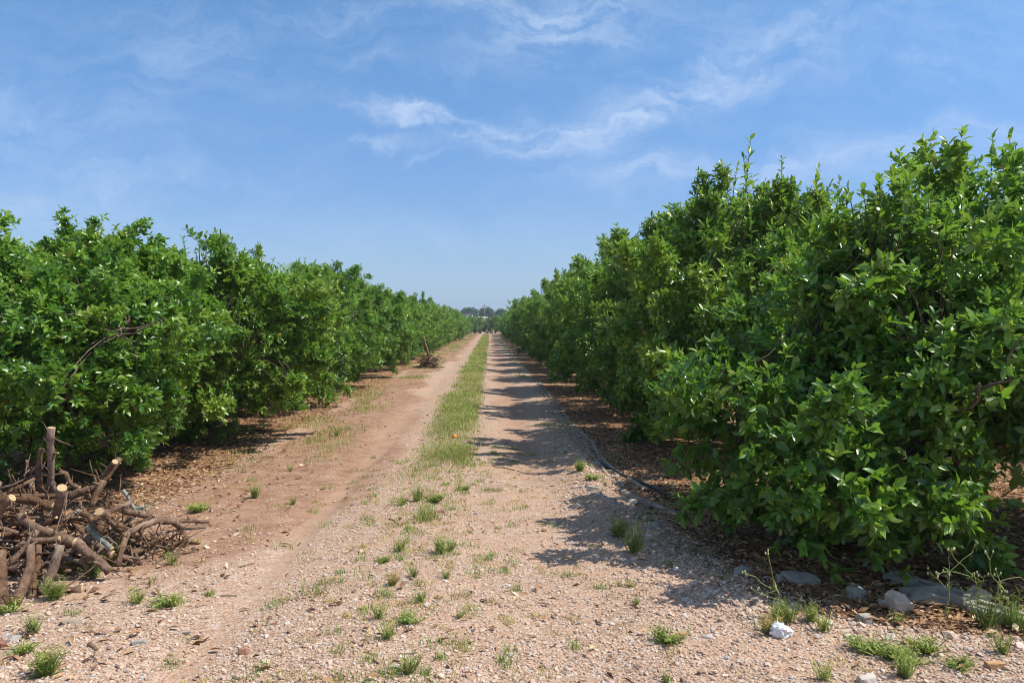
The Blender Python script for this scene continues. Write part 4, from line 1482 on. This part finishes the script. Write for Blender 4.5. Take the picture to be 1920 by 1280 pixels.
pile_branch([(256, 860), (255, 990), (220, 1120), (212, 1215)], (4.85, 4.65), .020, .026, 20, 'thinner branch propped just right of the thick curved one', knobs=2)
pile_branch([(400, 860), (370, 970), (310, 1110), (272, 1190)], (4.8, 4.7), .030, .030, 21, 'shaggy-barked branch propped at the front of the pile', knobs=2)
pile_branch([(285, 1190), (400, 1205), (550, 1212)], (4.72, 4.75), .028, .027, 22, 'short thick branch lying flat on the soil before the pile', knobs=1)
pile_branch([(15, 900), (8, 1080), (0, 1275)], (4.65, 4.42), .032, .042, 23, 'thickest pale branch propped at the left edge of the photo', knobs=0)
pile_branch([(245, 760), (160, 880), (60, 985)], (4.9, 4.75), .022, .020, 24, 'branch slanting down left behind the propped ones')
pile_branch([(545, 950), (580, 1000), (600, 1040)], (5.0, 4.98), .024, .026, 25, 'stubby branch end beside the feathery weeds', knobs=2)
pile_branch([(820, 490), (860, 550), (900, 620), (960, 600)], (5.6, 5.6), .012, .014, 26, 'thin grey twisted twig at the back right of the pile', mat=M_BARK_GREY)
pile_branch([(400, 370), (440, 385), (470, 450), (530, 480)], (5.6, 5.6), .020, .018, 27, 'crooked branch hooking over behind the tall one')
pile_branch([(0, 480), (90, 455), (160, 420), (235, 395)], (5.3, 5.4), .012, .006, 28, 'thin twig pointing up right at the left edge of the pile')
pile_branch([(540, 640), (600, 670), (640, 730), (690, 770)], (5.1, 5.05), .018, .024, 29, 'bent branch in the centre of the pile below the sawn end', cut='a')
pile_branch([(700, 690), (770, 720), (830, 745)], (5.15, 5.25), .018, .016, 30, 'stick with torn pale wood right of the round sawn end', cut='a', knobs=2)
pile_branch([(690, 560), (720, 600), (700, 520), (715, 540)], (5.4, 5.4), .015, .018, 31, 'knobbly stub behind the round sawn end', knobs=4)
pile_branch([(180, 290), (182, 370)], (5.5, 5.5), .010, .009, 32, 'tiny upright peg behind the left of the pile', knobs=0)
pile_branch([(960, 790), (930, 760), (860, 720)], (5.35, 5.4), .018, .016, 33, 'short branch low on the right of the pile with a pale end', cut='a', knobs=0)
pile_branch([(150, 980), (90, 1010), (30, 1000)], (4.75, 4.75), .018, .015, 34, 'flat brown bark strip at the lower left of the pile')


def fill_pile(cx, cy, rx, ry, h, n, seed, label, group, rmax=.02, lmax=.7):
    g = np.random.default_rng(seed)
    for i in range(n):
        while True:
            q = g.uniform(-1, 1, 3)
            if q[0] ** 2 + q[1] ** 2 < 1 and 0 <= abs(q[2]) < 1 - .6 * (q[0] ** 2 + q[1] ** 2):
                break
        m = np.array([cx + q[0] * rx * .8, cy + q[1] * ry * .8, abs(q[2]) * h])
        an = g.uniform(0, 6.283)
        L = g.uniform(.25, lmax)
        r = g.uniform(.006, rmax)
        d = np.array([math.cos(an), math.sin(an), g.normal() * .35])
        a, b = m - d * L / 2, m + d * L / 2
        for e in (a, b, m):
            e[2] = max(e[2], gz(e[0], e[1]) + r)
        branch([a, m + g.normal(size=3) * .03, b], r, r * .7, seed * 100 + i, label, group, knobs=2, k=3)


fill_pile(-3.15, 5.3, .85, .5, .50, 150, 5, 'thin brown stick tangled inside the big pile on the left', GP)
fill_pile(-2.5, 5.55, .5, .35, .2, 40, 6, 'thin brown stick tangled inside the big pile on the left', GP, .015, .5)

FP = at(803, 690)
GF = 'cut branches of the small far pile on the left'
fill_pile(FP.x + .02, FP.y + .2, .48, .45, .45, 60, 8, 'dark cut branch of the small heap beside the left row further down the track', GF, .03, .55)
fp0 = at_y(797, 655, FP.y)
branch([np.array((fp0.x + .14, FP.y, .35)), np.array((fp0.x + .05, FP.y, .75)), np.array((fp0.x - .06, FP.y + .02, 1.1))], .04, .045, 901,
       'thick pale branch standing upright in the small far heap', GF, knobs=1)


# ------------------------------------------------------------------ far end: buildings, pole, trees
def box(mb, lo, hi):
    x0, y0, z0 = lo
    x1, y1, z1 = hi
    V = np.array([(x0, y0, z0), (x1, y0, z0), (x1, y1, z0), (x0, y1, z0), (x0, y0, z1), (x1, y0, z1), (x1, y1, z1), (x0, y1, z1)], float)
    T = np.array([(0, 2, 1), (0, 3, 2), (4, 5, 6), (4, 6, 7), (0, 1, 5), (0, 5, 4), (1, 2, 6), (1, 6, 5), (2, 3, 7), (2, 7, 6), (3, 0, 4), (3, 4, 7)])
    mb.append((V, T))


def boxes_mesh(name, bs, mat):
    n, V, T = 0, [], []
    for v, t in bs:
        V.append(v)
        T.append(t + n)
        n += len(v)
    return mesh_tris(name, np.concatenate(V), np.concatenate(T), mat, smooth=False)


def far_end():
    Yb = 205
    k = Yb / FPX
    e = link('farm_building', None, None, (-9.5, Yb, 0))
    tag(e, 'pale grey farm building with a dark roof line beyond the end of the track', 'building')
    w = []
    box(w, (-9, 0, 0), (4.9, 9, 4.15))
    link('wall', boxes_mesh('wall', w, M_WALL), e)
    r = []
    box(r, (-9.4, -.5, 4.15), (5.3, 9.4, 4.55))
    link('roof', boxes_mesh('roof', r, M_ROOF), e)
    s = link('shed', None, None, (-3.0, 196, 0))
    tag(s, 'long low shed with a white sheet roof right of the grey building', 'shed')
    w = []
    box(w, (-2.4, 0, 0), (2.2, 7, 2.75))
    link('wall', boxes_mesh('shed_wall', w, M_WHITE), s)
    V = np.array([(-2.8, -.4, 3.3), (2.4, -.4, 3.0), (2.4, 7.4, 3.2), (-2.8, 7.4, 3.5), (-2.8, -.4, 2.75), (2.4, -.4, 2.75), (2.4, 7.4, 2.75), (-2.8, 7.4, 2.75)])
    T = [(0, 1, 2), (0, 2, 3), (4, 6, 5), (4, 7, 6), (4, 5, 1), (4, 1, 0), (5, 6, 2), (5, 2, 1), (6, 7, 3), (6, 3, 2), (7, 4, 0), (7, 0, 3)]
    link('roof', mesh_tris('shed_roof', V, T, M_WHITE, smooth=False), s)
    p = link('utility_pole', None, None, (-1.55, 215, 0))
    tag(p, 'thin grey utility pole rising before the far trees', 'pole')
    tb = Tubes()
    tb.add([(0, 0, 0), (0, 0, 3), (0, 0, 6.8)], [.13, .11, .09], 8)
    link('post', tb.mesh('post', M_POLE), p)
    tb = Tubes()
    tb.add([(-.7, 0, 6.2), (.7, 0, 6.2)], [.06, .06], 6)
    link('crossarm', tb.mesh('crossarm', M_POLE), p)

    def far_tree(seed, x, y, h, wd, label):
        h *= .9
        g = np.random.default_rng(seed)
        L = [((0, 0, h * .62), (wd * .5, wd * .5, h * .36))]
        for i in range(6):
            an = g.uniform(0, 6.28)
            L.append(((math.cos(an) * wd * .34, math.sin(an) * wd * .34, h * g.uniform(.45, .82)), (wd * .25, wd * .25, h * .17)))
        O, U = crown_points(g, seed, L, 1500, .15, .5)
        n = len(O)
        P = np.repeat(O, 4, 0) + g.normal(size=(n * 4, 3)) * .25
        D = g.normal(size=(n * 4, 3)) + np.repeat(U, 4, 0)
        V, T, tn = leaf_arrays(P, D, np.repeat(U, 4, 0) + g.normal(size=(n * 4, 3)) * .5, g.uniform(.3, .6, n * 4), g.uniform(.2, .4, n * 4), np.clip(g.normal(.45, .2, n * 4), 0, 1), False)
        e = link('broadleaf_tree', None, None, (x, y, 0))
        tag(e, label, 'tree', 'trees beyond the farm building')
        link('crown', mesh_tris('far_crown', V, T, M_FAR, tn), e)
        tb = Tubes()
        tb.add([(0, 0, 0), (.1, 0, h * .3), (0, .1, h * .65)], [.35, .26, .12], 8)
        for i in range(4):
            an = i * 1.57
            tb.add([(0, 0, h * .35), (math.cos(an) * wd * .2, math.sin(an) * wd * .2, h * .6)], [.14, .05], 6)
        link('trunk', tb.mesh('far_trunk', M_TRUNK), e)
    far_tree(1, -6.7, 268, 7.2, 4.6, 'rounded far tree above the dark roof of the grey building')
    far_tree(2, -1.1, 262, 7.2, 4.4, 'dark domed far tree just right of the utility pole')
    far_tree(3, 3.6, 258, 6.6, 3.4, 'narrow pointed far tree right of the domed one')
    far_tree(4, 7.6, 262, 5.6, 4.2, 'low far tree next to the right orange row')
    far_tree(5, 12.5, 262, 5.4, 5, 'far tree half hidden behind the right orange row')
    # wooded ground beyond
    g = np.random.default_rng(9)
    n = 9000
    x = g.uniform(-60, 70, n)
    y = g.uniform(275, 300, n)
    z = g.uniform(0, 1, n) ** .6 * (4.2 + 1.0 * wave_noise(np.stack([x], -1), 3, .25, 2))
    P = np.stack([x, y, z], -1)
    V, T, tn = leaf_arrays(P, g.normal(size=(n, 3)), g.normal(size=(n, 3)) + [0, -.3, .8], g.uniform(.6, 1.1, n), g.uniform(.5, .9, n), np.clip(g.normal(.5, .2, n), 0, 1), False)
    tag(link('woods', mesh_tris('woods', V, T, M_FAR, tn)), 'far blue-green belt of trees on the horizon beyond the orchard', 'woods', kind='stuff')


far_end()


# ------------------------------------------------------------------ air
def build_haze():
    m, t = material('warm_air')
    v = t.n('ShaderNodeVolumePrincipled', {'Color': (.78, .86, 1.0, 1), 'Density': HAZE, 'Anisotropy': .3})
    t.n('ShaderNodeOutputMaterial', {1: v.outputs[0]})
    bs = []
    box(bs, (-2600, -900, -1.2), (2600, 3600, 12))
    tag(link('haze', boxes_mesh('haze', bs, m)), 'thin bluish haze over the far end of the orchard', 'haze', kind='stuff')


HAZE = .0006
if HAZE > 0:
    build_haze()
